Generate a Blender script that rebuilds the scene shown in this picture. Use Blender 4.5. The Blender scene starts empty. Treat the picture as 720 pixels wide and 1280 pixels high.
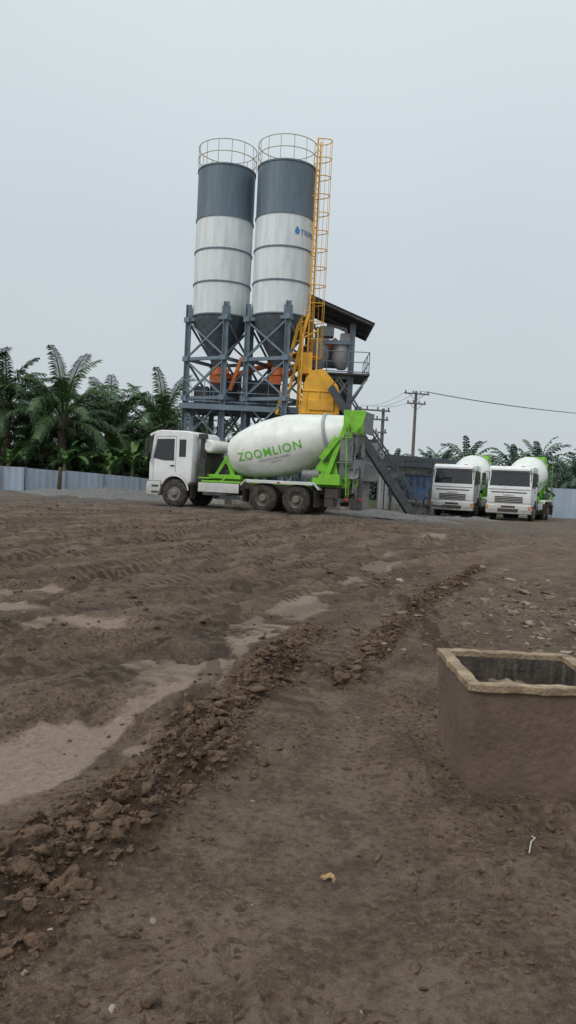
import bpy, bmesh, math, random
import numpy as np
from mathutils import Matrix, Vector
random.seed(7); rng=np.random.default_rng(11)
sc=bpy.context.scene
sc.view_settings.view_transform='Standard'
try: sc.view_settings.look='None'
except Exception: pass
sc.view_settings.exposure=0

# ------------------------------------------------------------ noise
TAB=rng.random((256,256))
def vn(x,y):
    xi=np.floor(x).astype(int); yi=np.floor(y).astype(int)
    fx=x-xi; fy=y-yi; fx=fx*fx*(3-2*fx); fy=fy*fy*(3-2*fy)
    a=TAB[xi&255,yi&255]; b=TAB[(xi+1)&255,yi&255]; c=TAB[xi&255,(yi+1)&255]; d=TAB[(xi+1)&255,(yi+1)&255]
    return (a*(1-fx)+b*fx)*(1-fy)+(c*(1-fx)+d*fx)*fy
def fbm(x,y,f,o=3,off=0.):
    s=0;a=1;t=0
    for i in range(o):
        s=s+a*(vn(x*f+17.3*i+off,y*f+9.1*i+off*1.7)-.5); t+=a; a*=.5; f*=2.03
    return s/t*2
def sst(v,a,b):
    t=np.clip((v-a)/(b-a),0,1); return t*t*(3-2*t)

# ------------------------------------------------------------ terrain
def G(x,y):
    x=np.asarray(x,float); y=np.asarray(y,float)
    A=.44-.33*sst(x,1.5,9)
    h=A*sst(y,11,27)
    h=h-(.95*sst(y,39,50))*(1-sst(x,-6,4))
    h=h-.2*sst(y,44,60)*sst(x,-6,4)
    return h
class Path:
    def __init__(s,pts,w):
        ys=[p[1] for p in pts]; xs=[p[0] for p in pts]
        s.y=np.linspace(ys[0],ys[-1],400); xx=np.interp(s.y,ys,xs)
        k=np.ones(41)/41; xp=np.pad(xx,20,mode='reflect',reflect_type='odd'); s.x=np.convolve(xp,k,'valid')
        s.dx=np.gradient(s.x,s.y); s.s=np.concatenate([[0],np.cumsum(np.hypot(np.diff(s.x),np.diff(s.y)))])
        s.w=w; s.y0=ys[0]; s.y1=ys[-1]
    def d(s,x,y,off=0):
        f=np.interp(y,s.y,s.x); g=np.interp(y,s.y,s.dx)
        dd=(x-f)/np.sqrt(1+g*g)-off
        end=sst(y,s.y0-.1,s.y0+.4)*(1-sst(y,s.y1-.8,s.y1+.2))
        sl=np.interp(y,s.y,s.s)+dd*g/np.sqrt(1+g*g)
        return dd,end,sl
R1=Path([(-1.42,1.2),(-1.04,2.69),(-.88,3.23),(-.6,3.95),(-.27,5.43),(.34,8.4)],.23)
R2=Path([(.45,5.7),(.55,6.24),(.93,7.5),(2.14,11.0),(3.9,15.2)],.17)
T1=Path([(-2.1,1),(-1.75,2.7),(-1.35,4.3),(-.55,7.4),(.7,11),(2.5,16.9),(5.6,26)],.34)
T2=Path([(-8.5,4),(-3.67,9.8),(-2.1,13),(-.5,17),(3,23),(7.7,30)],.22)
T3=Path([(-14,12),(-8,16),(-3,20),(3,25),(9,30)],.25)
T4=Path([(.25,1),(.3,4),(.75,7),(1.7,11),(3.4,16),(7,25)],.24)
def near_fields(x,y):
    w=fbm(x,y,1.3,2,5)*.12
    rid=np.zeros_like(x); sm=np.zeros_like(x); h=np.zeros_like(x); rut_shade=np.zeros_like(x)
    for P,k in ((R1,1.0),(R2,.75)):
        d,e,s=P.d(x+w,y)
        ww=P.w*(1+.6*fbm(x,y,1.1,2,9))
        rid=np.maximum(rid,e*np.exp(-(d/ww)**2)*k*np.clip(.85+.8*fbm(x,y,1.7,2,30),.3,1.25))
    for P,offs,dep in ((T1,(0,),.02),(T2,(0,-.75,-2.3,.9,-3.1,2.0,-4.3),.06),(T3,(0,1.1,-1.4,2.1,-2.6),.06),(T4,(0,1.5),.025)):
        for o in offs:
            d,e,s=P.d(x+w*.8,y,o)
            q=np.abs(d)/P.w
            t=e*(1-sst(q,.6,1.1))
            berm=e*np.exp(-((q-1.3)/.32)**2)
            brk=np.clip(.65+1.8*fbm(x,y,.5,2,o*3+2),0,1)
            tr_on=(P is not T4)and(P is not T1)
            h+=brk*(-dep*t+dep*1.0*berm*(.6+1.2*fbm(x,y,4,2)))
            if tr_on: rut_shade=np.maximum(rut_shade,brk*t*.5)  # rut mask for the relief shade painted into the ground colour
            sm=np.maximum(sm,t*brk*(.9 if P is T1 else (.3 if P is not T4 else .15)))
    pad=sst(fbm(x,y,.55,2,50)+.25*fbm(x,y,2.4,2,51),.08,.36)*(1-sst(x,-.8,-.1))*(1-sst(y,10,15))
    sm=np.maximum(sm,pad*.8)*sst(y,3.2,4.0)
    sm=sm*(1-np.clip(rid*1.5,0,1))*(1-.95*sst(fbm(x,y,1.3,4,77),.0,.26))
    d,e,s=T2.d(x,y)
    st=fbm(d+.3*fbm(x,y,.7,2,4),s*.22,2.1,4,15)
    reg=sst(y,4.5,7.5)*(1-sst(y,32,45))
    st=st*reg*(1-.7*sst(x-.25*y,-.3,.8))
    return rid,sm,h,rut_shade,st
def H(x,y,full=False):
    x=np.asarray(x,float); y=np.asarray(y,float)
    rid,sm,h,rut_shade,st=near_fields(x,y)
    g=G(x,y)
    fade=1-sst(np.hypot(x,y),60,120)
    rough=(1-.85*sm)
    chn=np.clip(.5+fbm(x,y,.8,3,40)*2.4,.12,1.7)
    n1=fbm(x,y,1.0,2,8); n3=fbm(x,y,3.2,3,12); n11=fbm(x,y,11,3,20); n24=1-2*np.abs(fbm(x,y,19,2,21))
    z=g+fade*(h+.05*fbm(x,y,.25,2,3)+.035*n1*(1-.5*sm)+.095*st*rough
       +rough*(.042*n3*np.clip(chn,.3,1.3)+.032*n11*chn+.010*n24*chn))
    bank=sst(x-.30*y,.2,1.2)*sst(y,5.5,8)*(1-sst(y,14,20))
    z=z+bank*(.05+.14*np.clip(fbm(x,y,1.4,3,90),-.3,1))
    big=np.clip(fbm(x,y,6,3,60)*1.7,-.7,1.3)
    z=z+rid*(.085+.065*big+.04*np.abs(fbm(x,y,16,3,61)))
    z=np.where((np.abs(x-1.41)<.55)&(np.abs(y-4.37)<.56),g+(z-g)*.35,z)
    if full:
        cav=np.clip(.40-1.3*n3-.9*n11*chn,0,1)*rough*.55+np.clip(-st*2.4,0,1)*.8  # cavity mask: shade of low spots, painted into the colour
        return z,rid,sm,np.clip(np.maximum(cav,rut_shade),0,1)
    return z
def hz(x,y): return float(H(np.array([x]),np.array([y]))[0])

# ------------------------------------------------------------ materials
def nd(nt,t,**k):
    n=nt.nodes.new(t)
    for a,b in k.items(): setattr(n,a,b)
    return n
def mat(name,col,rough=.6,metal=0.,var=.15,scale=3.,bump=0.,bscale=40.,dirt=None,damt=.0,dz=None,stretch=(1,1,1),spec=.5,coat=0):
    m=bpy.data.materials.new(name); m.use_nodes=True; nt=m.node_tree; L=nt.links.new
    p=nt.nodes['Principled BSDF']
    tc=nd(nt,'ShaderNodeTexCoord'); mp=nd(nt,'ShaderNodeMapping'); mp.inputs['Scale'].default_value=stretch
    L(tc.outputs['Object'],mp.inputs['Vector'])
    n=nd(nt,'ShaderNodeTexNoise'); n.inputs['Scale'].default_value=scale; n.inputs['Detail'].default_value=4
    L(mp.outputs[0],n.inputs['Vector'])
    r=nd(nt,'ShaderNodeMapRange'); r.inputs[1].default_value=.35; r.inputs[2].default_value=.65
    L(n.outputs['Fac'],r.inputs[0])
    mx=nd(nt,'ShaderNodeMix',data_type='RGBA')
    mx.inputs[6].default_value=tuple(max(0,c*(1-var)) for c in col)+(1,)
    mx.inputs[7].default_value=tuple(min(1,c*(1+var)) for c in col)+(1,)
    L(r.outputs[0],mx.inputs[0]); out=mx.outputs[2]
    if dirt:
        n2=nd(nt,'ShaderNodeTexNoise'); n2.inputs['Scale'].default_value=scale*1.7; n2.inputs['Detail'].default_value=5; n2.inputs['Roughness'].default_value=.65
        L(mp.outputs[0],n2.inputs['Vector'])
        r2=nd(nt,'ShaderNodeMapRange'); r2.inputs[1].default_value=.42; r2.inputs[2].default_value=.68; r2.inputs[4].default_value=damt
        L(n2.outputs['Fac'],r2.inputs[0]); f=r2.outputs[0]
        if dz:
            sp=nd(nt,'ShaderNodeSeparateXYZ'); L(tc.outputs['Object'],sp.inputs[0])
            r3=nd(nt,'ShaderNodeMapRange'); r3.inputs[1].default_value=dz[0]; r3.inputs[2].default_value=dz[1]; r3.inputs[3].default_value=.9; r3.inputs[4].default_value=0.
            L(sp.outputs[2],r3.inputs[0])
            mm=nd(nt,'ShaderNodeMath',operation='MULTIPLY'); L(r3.outputs[0],mm.inputs[0]); 
            m0=nd(nt,'ShaderNodeMath',operation='ADD'); L(n2.outputs['Fac'],m0.inputs[0]); m0.inputs[1].default_value=.25
            L(m0.outputs[0],mm.inputs[1])
            m2=nd(nt,'ShaderNodeMath',operation='MAXIMUM',use_clamp=True); L(f,m2.inputs[0]); L(mm.outputs[0],m2.inputs[1]); f=m2.outputs[0]
        m3=nd(nt,'ShaderNodeMix',data_type='RGBA'); m3.inputs[7].default_value=tuple(dirt)+(1,)
        L(f,m3.inputs[0]); L(out,m3.inputs[6]); out=m3.outputs[2]
        rr=nd(nt,'ShaderNodeMapRange'); rr.inputs[3].default_value=rough; rr.inputs[4].default_value=.85; L(f,rr.inputs[0]); L(rr.outputs[0],p.inputs['Roughness'])
    else: p.inputs['Roughness'].default_value=rough
    L(out,p.inputs['Base Color']); p.inputs['Metallic'].default_value=metal
    p.inputs['Specular IOR Level'].default_value=spec
    if coat: p.inputs['Coat Weight'].default_value=coat
    if bump:
        n3=nd(nt,'ShaderNodeTexNoise'); n3.inputs['Scale'].default_value=bscale; n3.inputs['Detail'].default_value=3
        L(tc.outputs['Object'],n3.inputs['Vector'])
        b=nd(nt,'ShaderNodeBump'); b.inputs['Strength'].default_value=bump; b.inputs['Distance'].default_value=.02
        L(n3.outputs['Fac'],b.inputs['Height']); L(b.outputs[0],p.inputs['Normal'])
    return m
MUD=(.12,.085,.06)
M={}
M['white']=mat('white_paint',(.80,.81,.80),.35,var=.03,dirt=MUD,damt=.12,dz=(.3,1.5),scale=1.5)
M['drum']=mat('drum_paint',(.80,.81,.77),.35,var=.04,dirt=(.42,.40,.35),damt=.38,scale=1.1)
M['green']=mat('lime_paint',(.20,.54,.03),.45,var=.12,dirt=MUD,damt=.45,dz=(.2,1.3),scale=2.5)
M['tgreen']=mat('lettering_green',(.12,.50,.03),.5,var=.03)
M['tgrey']=mat('lettering_grey',(.18,.20,.18),.5,var=.03)
M['tblue']=mat('lettering_blue',(.05,.13,.36),.5,var=.03)
M['black']=mat('chassis_black',(.03,.03,.032),.6,var=.2,dirt=MUD,damt=.5,dz=(.0,1.3))
M['tyre']=mat('tyre_rubber',(.022,.021,.02),.85,var=.2,dirt=(.13,.095,.07),damt=.75,scale=5,bump=.3)
M['rim']=mat('wheel_rim',(.22,.20,.18),.6,var=.2,dirt=(.13,.095,.07),damt=.9,scale=6)
M['glass']=mat('cab_glass',(.012,.016,.02),.08,var=.1,spec=.8)
M['lamp']=mat('lamp_lens',(.6,.6,.58),.15,var=.05)
M['red']=mat('red_lens',(.45,.02,.02),.3,var=.05)
M['orange']=mat('orange_lens',(.7,.2,.02),.3,var=.05)
M['grease']=mat('grey_steel',(.15,.16,.165),.55,var=.25,dirt=(.3,.29,.27),damt=.5,scale=4)
M['sblue']=mat('silo_blue_grey',(.105,.150,.190),.5,var=.10,dirt=(.30,.33,.35),damt=.28,scale=1.2,stretch=(1.5,1.5,.25))
M['swhite']=mat('silo_white',(.72,.75,.76),.5,var=.05,dirt=(.42,.44,.46),damt=.5,scale=1.3,stretch=(1.5,1.5,.22))
M['cone']=mat('silo_cone',(.065,.08,.095),.6,var=.2,dirt=(.2,.2,.2),damt=.3)
M['frame']=mat('frame_steel',(.145,.195,.245),.55,var=.15,dirt=(.24,.22,.20),damt=.3,scale=2)
M['yellow']=mat('plant_yellow',(.82,.42,.03),.5,var=.12,dirt=(.28,.18,.08),damt=.35,scale=1.6)
M['oran']=mat('valve_orange',(.75,.18,.04),.5,var=.1,dirt=(.35,.2,.15),damt=.4)
M['dark']=mat('dark_steel',(.045,.052,.06),.7,var=.3,dirt=(.15,.13,.11),damt=.35)
M['plant']=mat('plant_grey',(.36,.38,.39),.6,var=.15,dirt=(.2,.18,.16),damt=.5,scale=2)
M['roof']=mat('roof_sheet',(.06,.07,.085),.55,var=.2,dirt=(.16,.15,.14),damt=.3)
M['conc']=mat('concrete',(.33,.31,.28),.9,var=.2,dirt=MUD,damt=.6,scale=2,bump=.4)
M['wall']=mat('office_wall',(.42,.43,.43),.85,var=.1,dirt=(.2,.17,.14),damt=.4,dz=(.0,.9))
M['blue']=mat('blue_paint',(.035,.085,.20),.5,var=.2,dirt=(.18,.16,.14),damt=.5)
M['fence']=mat('fence_sheet',(.36,.43,.52),.45,var=.10,dirt=(.26,.25,.25),damt=.4,scale=.8,stretch=(1,1,.5))
M['fpost']=mat('fence_post',(.2,.22,.24),.6,var=.1)
M['wood']=mat('pole_concrete',(.15,.14,.13),.85,var=.15)
M['wire']=mat('wire',(.05,.05,.055),.6,var=.1)
M['trunk']=mat('palm_trunk',(.09,.07,.05),.95,var=.4,scale=6,bump=1,bscale=12)
M['bstem']=mat('banana_stem',(.12,.13,.05),.7,var=.3)
def leafmat(name,c1,c2,c3):
    m=bpy.data.materials.new(name); m.use_nodes=True; nt=m.node_tree; L=nt.links.new; p=nt.nodes['Principled BSDF']
    tc=nd(nt,'ShaderNodeTexCoord'); oi=nd(nt,'ShaderNodeObjectInfo')
    n=nd(nt,'ShaderNodeTexNoise'); n.inputs['Scale'].default_value=.9; n.inputs['Detail'].default_value=3; L(tc.outputs['Object'],n.inputs['Vector'])
    a=nd(nt,'ShaderNodeMath',operation='MULTIPLY_ADD'); L(oi.outputs['Random'],a.inputs[0]); a.inputs[1].default_value=.3; L(n.outputs['Fac'],a.inputs[2])
    cr=nd(nt,'ShaderNodeValToRGB'); e=cr.color_ramp.elements
    e[0].position=.35; e[0].color=c1+(1,); e[1].position=.9; e[1].color=c3+(1,); q=e.new(.62); q.color=c2+(1,)
    L(a.outputs[0],cr.inputs[0]); L(cr.outputs[0],p.inputs['Base Color']); p.inputs['Roughness'].default_value=.5
    p.inputs['Specular IOR Level'].default_value=.35
    return m
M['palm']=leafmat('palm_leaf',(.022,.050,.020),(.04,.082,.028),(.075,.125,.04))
M['palmfar']=leafmat('palm_leaf_hazed',(.055,.085,.07),(.075,.115,.08),(.11,.15,.09))  # distance haze put into the leaf colour as paler greens
M['banana']=leafmat('banana_leaf',(.035,.08,.02),(.06,.13,.03),(.10,.19,.045))
M['bush']=leafmat('bush_leaf',(.014,.028,.012),(.03,.055,.018),(.06,.10,.03))

# ------------------------------------------------------------ builder
def empty(name,loc=(0,0,0),rz=0.,parent=None):
    o=bpy.data.objects.new(name,None); sc.collection.objects.link(o); o.location=loc; o.rotation_euler=(0,0,rz); o.parent=parent; o.empty_display_size=.3; return o
class B:
    def __init__(s): s.bm=bmesh.new()
    def _f(s,vs):
        try: s.bm.faces.new(vs)
        except ValueError: pass
    def box(s,c,sz,rot=None):
        c=Vector(c); v=[]
        for dx,dy,dz in ((-1,-1,-1),(1,-1,-1),(1,1,-1),(-1,1,-1),(-1,-1,1),(1,-1,1),(1,1,1),(-1,1,1)):
            p=Vector((dx*sz[0]/2,dy*sz[1]/2,dz*sz[2]/2))
            if rot is not None: p=rot@p
            v.append(s.bm.verts.new(c+p))
        for f in ((0,3,2,1),(4,5,6,7),(0,1,5,4),(1,2,6,5),(2,3,7,6),(3,0,4,7)): s._f([v[i] for i in f])
        return s
    def beam(s,a,b,w,h=None):
        h=h or w; a=Vector(a); b=Vector(b); d=b-a; l=d.length
        if l<1e-6: return s
        x=d/l; up=Vector((0,0,1)) if abs(x.z)<.95 else Vector((1,0,0))
        y=up.cross(x).normalized(); z=x.cross(y)
        R=Matrix((x,y,z)).transposed()
        return s.box((a+b)/2,(l,w,h),R)
    def hbeam(s,a,b,w):
        a=Vector(a); b=Vector(b); d=(b-a).normalized()
        s.beam(a,b,w*.12,w*.9)
        up2=Vector((0,0,1)) if abs(d.z)<.95 else Vector((1,0,0)); yy=up2.cross(d).normalized(); zz=d.cross(yy)
        for k in (-1,1): s.beam(a+zz*k*w*.45,b+zz*k*w*.45,w,w*.12)
        return s
    def rev(s,prof,o,d,seg=32,a0=0):
        o=Vector(o); d=Vector(d).normalized(); up=Vector((0,0,1)) if abs(d.z)<.95 else Vector((1,0,0))
        u=d.cross(up).normalized(); w=u.cross(d); rings=[]
        for t,r in prof:
            c=o+d*t
            if r<1e-5: rings.append([s.bm.verts.new(c)])
            else: rings.append([s.bm.verts.new(c+(u*math.cos(a0+2*math.pi*i/seg)+w*math.sin(a0+2*math.pi*i/seg))*r) for i in range(seg)])
        for A,C in zip(rings,rings[1:]):
            for i in range(seg):
                j=(i+1)%seg
                if len(A)==1 and len(C)==1: continue
                if len(A)==1: s._f([A[0],C[i],C[j]])
                elif len(C)==1: s._f([A[i],C[0],A[j]])
                else: s._f([A[i],C[i],C[j],A[j]])
        return s
    def cyl(s,a,b,r,r2=None,seg=16):
        a=Vector(a); b=Vector(b); l=(b-a).length
        return s.rev([(0,0),(0,r),(l,r if r2 is None else r2),(l,0)],a,b-a,seg)
    def tube(s,pts,r,seg=6):
        for a,b in zip(pts,pts[1:]): s.cyl(a,b,r,seg=seg)
        return s
    def prism(s,pts,y0,y1):
        a=[s.bm.verts.new((p[0],y0,p[1])) for p in pts]; b=[s.bm.verts.new((p[0],y1,p[1])) for p in pts]
        s._f(a); s._f(b[::-1]); n=len(pts)
        for i in range(n): s._f([a[i],b[i],b[(i+1)%n],a[(i+1)%n]])
        return s
    def face(s,pts): s._f([s.bm.verts.new(p) for p in pts]); return s
    def done(s,name,m,parent=None,smooth=False,bevel=0,bseg=2,loc=None,rot=None,recalc=True):
        bm=s.bm
        if recalc: bmesh.ops.recalc_face_normals(bm,faces=bm.faces[:])
        if smooth:
            for f in bm.faces: f.smooth=True
            for e in bm.edges:
                if len(e.link_faces)==2 and e.calc_face_angle(0)>.6: e.smooth=False
        me=bpy.data.meshes.new(name); bm.to_mesh(me); bm.free()
        o=bpy.data.objects.new(name,me); sc.collection.objects.link(o); me.materials.append(M[m] if isinstance(m,str) else m)
        o.parent=parent
        if loc is not None: o.location=loc
        if rot is not None: o.rotation_euler=rot
        if bevel:
            b=o.modifiers.new('bevel','BEVEL'); b.width=bevel; b.segments=bseg; b.limit_method='ANGLE'; b.angle_limit=.6
        return o
def npmesh(name,V,F,m,parent=None,smooth=False):
    me=bpy.data.meshes.new(name); V=np.asarray(V,np.float32); F=np.asarray(F,np.int32); k=F.shape[1]
    me.vertices.add(len(V)); me.vertices.foreach_set('co',V.ravel())
    me.loops.add(F.size); me.loops.foreach_set('vertex_index',F.ravel())
    me.polygons.add(len(F)); me.polygons.foreach_set('loop_start',np.arange(0,F.size,k,dtype=np.int32)); me.polygons.foreach_set('loop_total',np.full(len(F),k,np.int32))
    if smooth: me.polygons.foreach_set('use_smooth',np.ones(len(F),bool))
    me.update(calc_edges=True); me.validate()
    o=bpy.data.objects.new(name,me); sc.collection.objects.link(o); me.materials.append(m); o.parent=parent
    return o
def text_mesh(txt,size,bold=.0,spacing=1.0):
    c=bpy.data.curves.new('lettering','FONT'); c.body=txt; c.size=size; c.offset=bold; c.space_character=spacing
    o=bpy.data.objects.new('lettering_tmp',c); sc.collection.objects.link(o)
    dg=bpy.context.evaluated_depsgraph_get(); me=bpy.data.meshes.new_from_object(o.evaluated_get(dg))
    bpy.data.objects.remove(o)
    bm=bmesh.new(); bm.from_mesh(me); bmesh.ops.triangulate(bm,faces=bm.faces[:])
    bmesh.ops.subdivide_edges(bm,edges=[e for e in bm.edges if e.calc_length()>size*.2],cuts=3,use_grid_fill=True)
    bmesh.ops.triangulate(bm,faces=bm.faces[:])
    return bm

# ------------------------------------------------------------ ground
xs=[0.]; s=.018
while xs[-1]<2.6: xs.append(xs[-1]+.018)
while xs[-1]<800: s*=1.026; xs.append(xs[-1]+s)
xs=np.array([-v for v in xs[:0:-1]]+xs)
ys=[-40,-20,-10,-5,-2,-.5,.3,.8,1.1,1.3,1.45]
y=1.55
while y<900: ys.append(y); y+=max(.014,.0075*y)
ys=np.array(ys)
X,Y=np.meshgrid(xs,ys)
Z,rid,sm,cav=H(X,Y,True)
nx,ny=len(xs),len(ys)
V=np.stack([X,Y,Z],-1).reshape(-1,3)
idx=np.arange(nx*ny).reshape(ny,nx)
F=np.stack([idx[:-1,:-1],idx[:-1,1:],idx[1:,1:],idx[1:,:-1]],-1).reshape(-1,4)
gm=bpy.data.materials.new('mud_ground'); gm.use_nodes=True
g=npmesh('ground',V,F,gm,smooth=True)
grav=np.maximum(sst(Y+2.5*fbm(X,Y,.3,2),24.5,30)*(.75+.7*fbm(X,Y,.5,2,3)),0)
green=sst(Y,50,58)
def cattr(name,arrs):
    ca=g.data.color_attributes.new(name,'FLOAT_COLOR','POINT'); ca.data.foreach_set('color',np.stack(arrs,-1).astype(np.float32).ravel())
cattr('mask',[np.clip(rid,0,1),np.clip(sm,0,1),np.clip(grav,0,1),green])
d2,_,s2_=T2.d(X,Y); d3,_,s3_=T3.d(X,Y); d1,_,s1_=T1.d(X,Y)
treg=sst(Y,3.6,6)*(1-sst(Y,27,33))*(1-.85*sst(X-.28*Y,-.6,.6))
def fattr(name,a):
    at=g.data.attributes.new(name,'FLOAT','POINT'); at.data.foreach_set('value',np.asarray(a,np.float32).ravel())
for nm,a in (('hollow_shade',cav),('d2',d2),('s2',s2_),('d3',d3),('s3',s3_),('d1',d1),('s1',s1_),('treg',treg)): fattr(nm,a)
def ground_mat(m):
    nt=m.node_tree; L=nt.links.new; p=nt.nodes['Principled BSDF']
    tc=nd(nt,'ShaderNodeTexCoord'); at=nd(nt,'ShaderNodeVertexColor',layer_name='mask'); sp=nd(nt,'ShaderNodeSeparateColor'); L(at.outputs[0],sp.inputs[0])
    def attr(n): return nd(nt,'ShaderNodeAttribute',attribute_name=n,attribute_type='GEOMETRY').outputs['Fac']
    cavo=attr('hollow_shade')
    def noise(sc_,det=6,ro=.6,dist=0):
        n=nd(nt,'ShaderNodeTexNoise'); n.inputs['Scale'].default_value=sc_; n.inputs['Detail'].default_value=det; n.inputs['Roughness'].default_value=ro; n.inputs['Distortion'].default_value=dist
        L(tc.outputs['Object'],n.inputs['Vector']); return n.outputs['Fac']
    def rng_(v,a,b,c=0,d=1):
        r=nd(nt,'ShaderNodeMapRange'); r.inputs[1].default_value=a; r.inputs[2].default_value=b; r.inputs[3].default_value=c; r.inputs[4].default_value=d; L(v,r.inputs[0]); return r.outputs[0]
    def mix(f,a,b):
        x=nd(nt,'ShaderNodeMix',data_type='RGBA')
        if isinstance(f,float): x.inputs[0].default_value=f
        else: L(f,x.inputs[0])
        for i,c in ((6,a),(7,b)):
            if isinstance(c,tuple): x.inputs[i].default_value=c+(1,)
            else: L(c,x.inputs[i])
        return x.outputs[2]
    def mth(op,a,b=0.,cl=False):
        x=nd(nt,'ShaderNodeMath',operation=op,use_clamp=cl)
        for i,c in ((0,a),(1,b)):
            if isinstance(c,(int,float)): x.inputs[i].default_value=c
            else: L(c,x.inputs[i])
        return x.outputs[0]
    n1=noise(.7,3); n2=noise(3.2,6,.68,.5); n3=noise(24,6,.72); n4=noise(110,2,.7); nl=noise(.45,2)
    def prints(dn,sn,period,hw,bar,phase,gate):
        d=attr(dn); s_=attr(sn)
        u=mth('ADD',d,mth('MULTIPLY',n1,.9)); u=mth('ADD',u,phase)
        f=mth('MULTIPLY',mth('ABSOLUTE',mth('SUBTRACT',mth('FRACT',mth('DIVIDE',u,period)),.5)),period)
        f=mth('ADD',f,mth('MULTIPLY',mth('SUBTRACT',n3,.5),.10))
        mk=rng_(f,hw,hw*.8,0,1)
        t=mth('ABSOLUTE',mth('SUBTRACT',mth('FRACT',mth('ADD',mth('DIVIDE',s_,bar),mth('MULTIPLY',f,2.2))),.5))
        t=mth('ADD',t,mth('MULTIPLY',mth('SUBTRACT',n3,.5),.35))
        bm_=rng_(t,.19,.27,0,1)
        return mth('MULTIPLY',mk,gate),bm_
    gA=rng_(nl,.44,.56,0,1); gB=rng_(nl,.56,.46,0,1)
    P1,b1=prints('d2','s2',.92,.17,.22,0.,gA); P2,b2=prints('d3','s3',1.25,.19,.26,.3,gB); P3,b3=prints('d1','s1',1.6,.20,.20,.8,gA)
    treg_=attr('treg')
    pr=mth('MAXIMUM',P1,mth('MAXIMUM',mth('MULTIPLY',P2,.8),mth('MULTIPLY',P3,.7))); pr=mth('MULTIPLY',pr,treg_)
    bars=mth('MAXIMUM',mth('MULTIPLY',P1,b1),mth('MAXIMUM',mth('MULTIPLY',P2,b2),mth('MULTIPLY',P3,b3))); bars=mth('MULTIPLY',bars,treg_)
    c=mix(rng_(n1,.4,.6),(.205,.134,.088),(.275,.188,.128))
    c=mix(rng_(nl,.46,.60,0,.5),c,(.235,.182,.140))
    c=mix(rng_(n2,.50,.57,0,.65),c,(.135,.086,.056))
    c=mix(rng_(n2,.45,.38,0,.55),c,(.31,.225,.165))
    c=mix(rng_(n3,.52,.60,0,.55),c,(.34,.255,.190))
    c=mix(rng_(n3,.47,.38,0,.65),c,(.092,.058,.039))
    c=mix(rng_(n4,.57,.66,0,.5),c,(.40,.33,.26))
    vo2=nd(nt,'ShaderNodeTexVoronoi'); vo2.inputs['Scale'].default_value=17; L(tc.outputs['Object'],vo2.inputs['Vector'])
    cr=mth('MULTIPLY',rng_(mth('ADD',vo2.outputs['Distance'],mth('MULTIPLY',n3,.4)),.50,.36,0,1),gB)
    c=mix(mth('MULTIPLY',cr,.7),c,(.080,.050,.034))
    smk=rng_(mth('ADD',sp.outputs[1],mth('MULTIPLY',mth('SUBTRACT',n2,.5),2.2)),.26,.60,0,1)
    smk=mth('MULTIPLY',smk,rng_(sp.outputs[1],.08,.35,0,1))
    smc=mix(rng_(n2,.40,.60),(.175,.130,.100),(.235,.182,.145))
    c=mix(mth('MULTIPLY',smk,rng_(n3,.35,.6,.85,.45)),c,smc)
    c=mix(mth('MULTIPLY',rng_(cavo,.15,.85,0,.75),rng_(n3,.35,.6,1,.65)),c,(.078,.049,.033))  # relief shade painted in: hollows and ruts get a darker brown
    c=mix(mth('MULTIPLY',pr,.45),c,(.205,.150,.110))
    c=mix(mth('MULTIPLY',bars,.75),c,(.072,.045,.030))
    rc=mix(rng_(n3,.42,.58),(.052,.032,.020),(.145,.088,.054))
    c=mix(rng_(sp.outputs[0],.12,.45,0,.93),c,rc)
    gv=mix(rng_(noise(9,5,.8),.4,.6),(.085,.08,.075),(.20,.185,.17))
    c=mix(mth('MULTIPLY',sp.outputs[2],.7),c,gv)
    gr=mix(rng_(n1,.4,.6),(.03,.05,.018),(.06,.08,.03))
    c=mix(at.outputs['Alpha'],c,gr)
    L(c,p.inputs['Base Color'])
    L(rng_(mth('ADD',mth('MULTIPLY',smk,.55),mth('MULTIPLY',cavo,.6)),.2,1.2,.94,.6),p.inputs['Roughness'])
    p.inputs['Specular IOR Level'].default_value=.25
    hgt=mth('ADD',mth('MULTIPLY',n3,1.9),mth('MULTIPLY',n4,.5))
    hgt=mth('ADD',hgt,mth('MULTIPLY',n2,2.0))
    hgt=mth('ADD',hgt,mth('MULTIPLY',cr,.6))
    hgt=mth('SUBTRACT',hgt,mth('MULTIPLY',bars,.9)); hgt=mth('SUBTRACT',hgt,mth('MULTIPLY',pr,.5))
    b=nd(nt,'ShaderNodeBump'); b.inputs['Distance'].default_value=.05
    L(rng_(smk,0,1,1,.35),b.inputs['Strength']); L(hgt,b.inputs['Height']); L(b.outputs[0],p.inputs['Normal'])
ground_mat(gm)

# ------------------------------------------------------------ clods / stones
def lump(seed,sub=2,rgh=.07):
    bm=bmesh.new(); bmesh.ops.create_icosphere(bm,subdivisions=sub,radius=1); r=np.random.default_rng(seed)
    P=np.array([v.co[:] for v in bm.verts]); Fc=np.array([[v.index for v in f.verts] for f in bm.faces]); bm.free()
    P0=P.copy()
    for _ in range(9):
        d=r.normal(size=3); d/=np.linalg.norm(d); k=.35+.45*r.random()
        t=P@d; P=P-np.outer(np.clip(t-k,0,None),d)*.9
    for f_,a_ in ((2.5,.18),(5,.10)):
        ph=r.random(3)*6; P=P*(1+a_*(np.sin(P0[:,0]*f_+ph[0])*np.sin(P0[:,1]*f_+ph[1])+np.sin(P0[:,2]*f_+ph[2])*np.sin(P0[:,0]*f_*1.3+ph[1])))[:,None]
    P*=1+r.normal(size=(len(P),1))*rgh
    return P,Fc
LUMPS=[lump(i) for i in range(12)]; LUMP3=[lump(i+20,3,.06) for i in range(8)]
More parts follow.
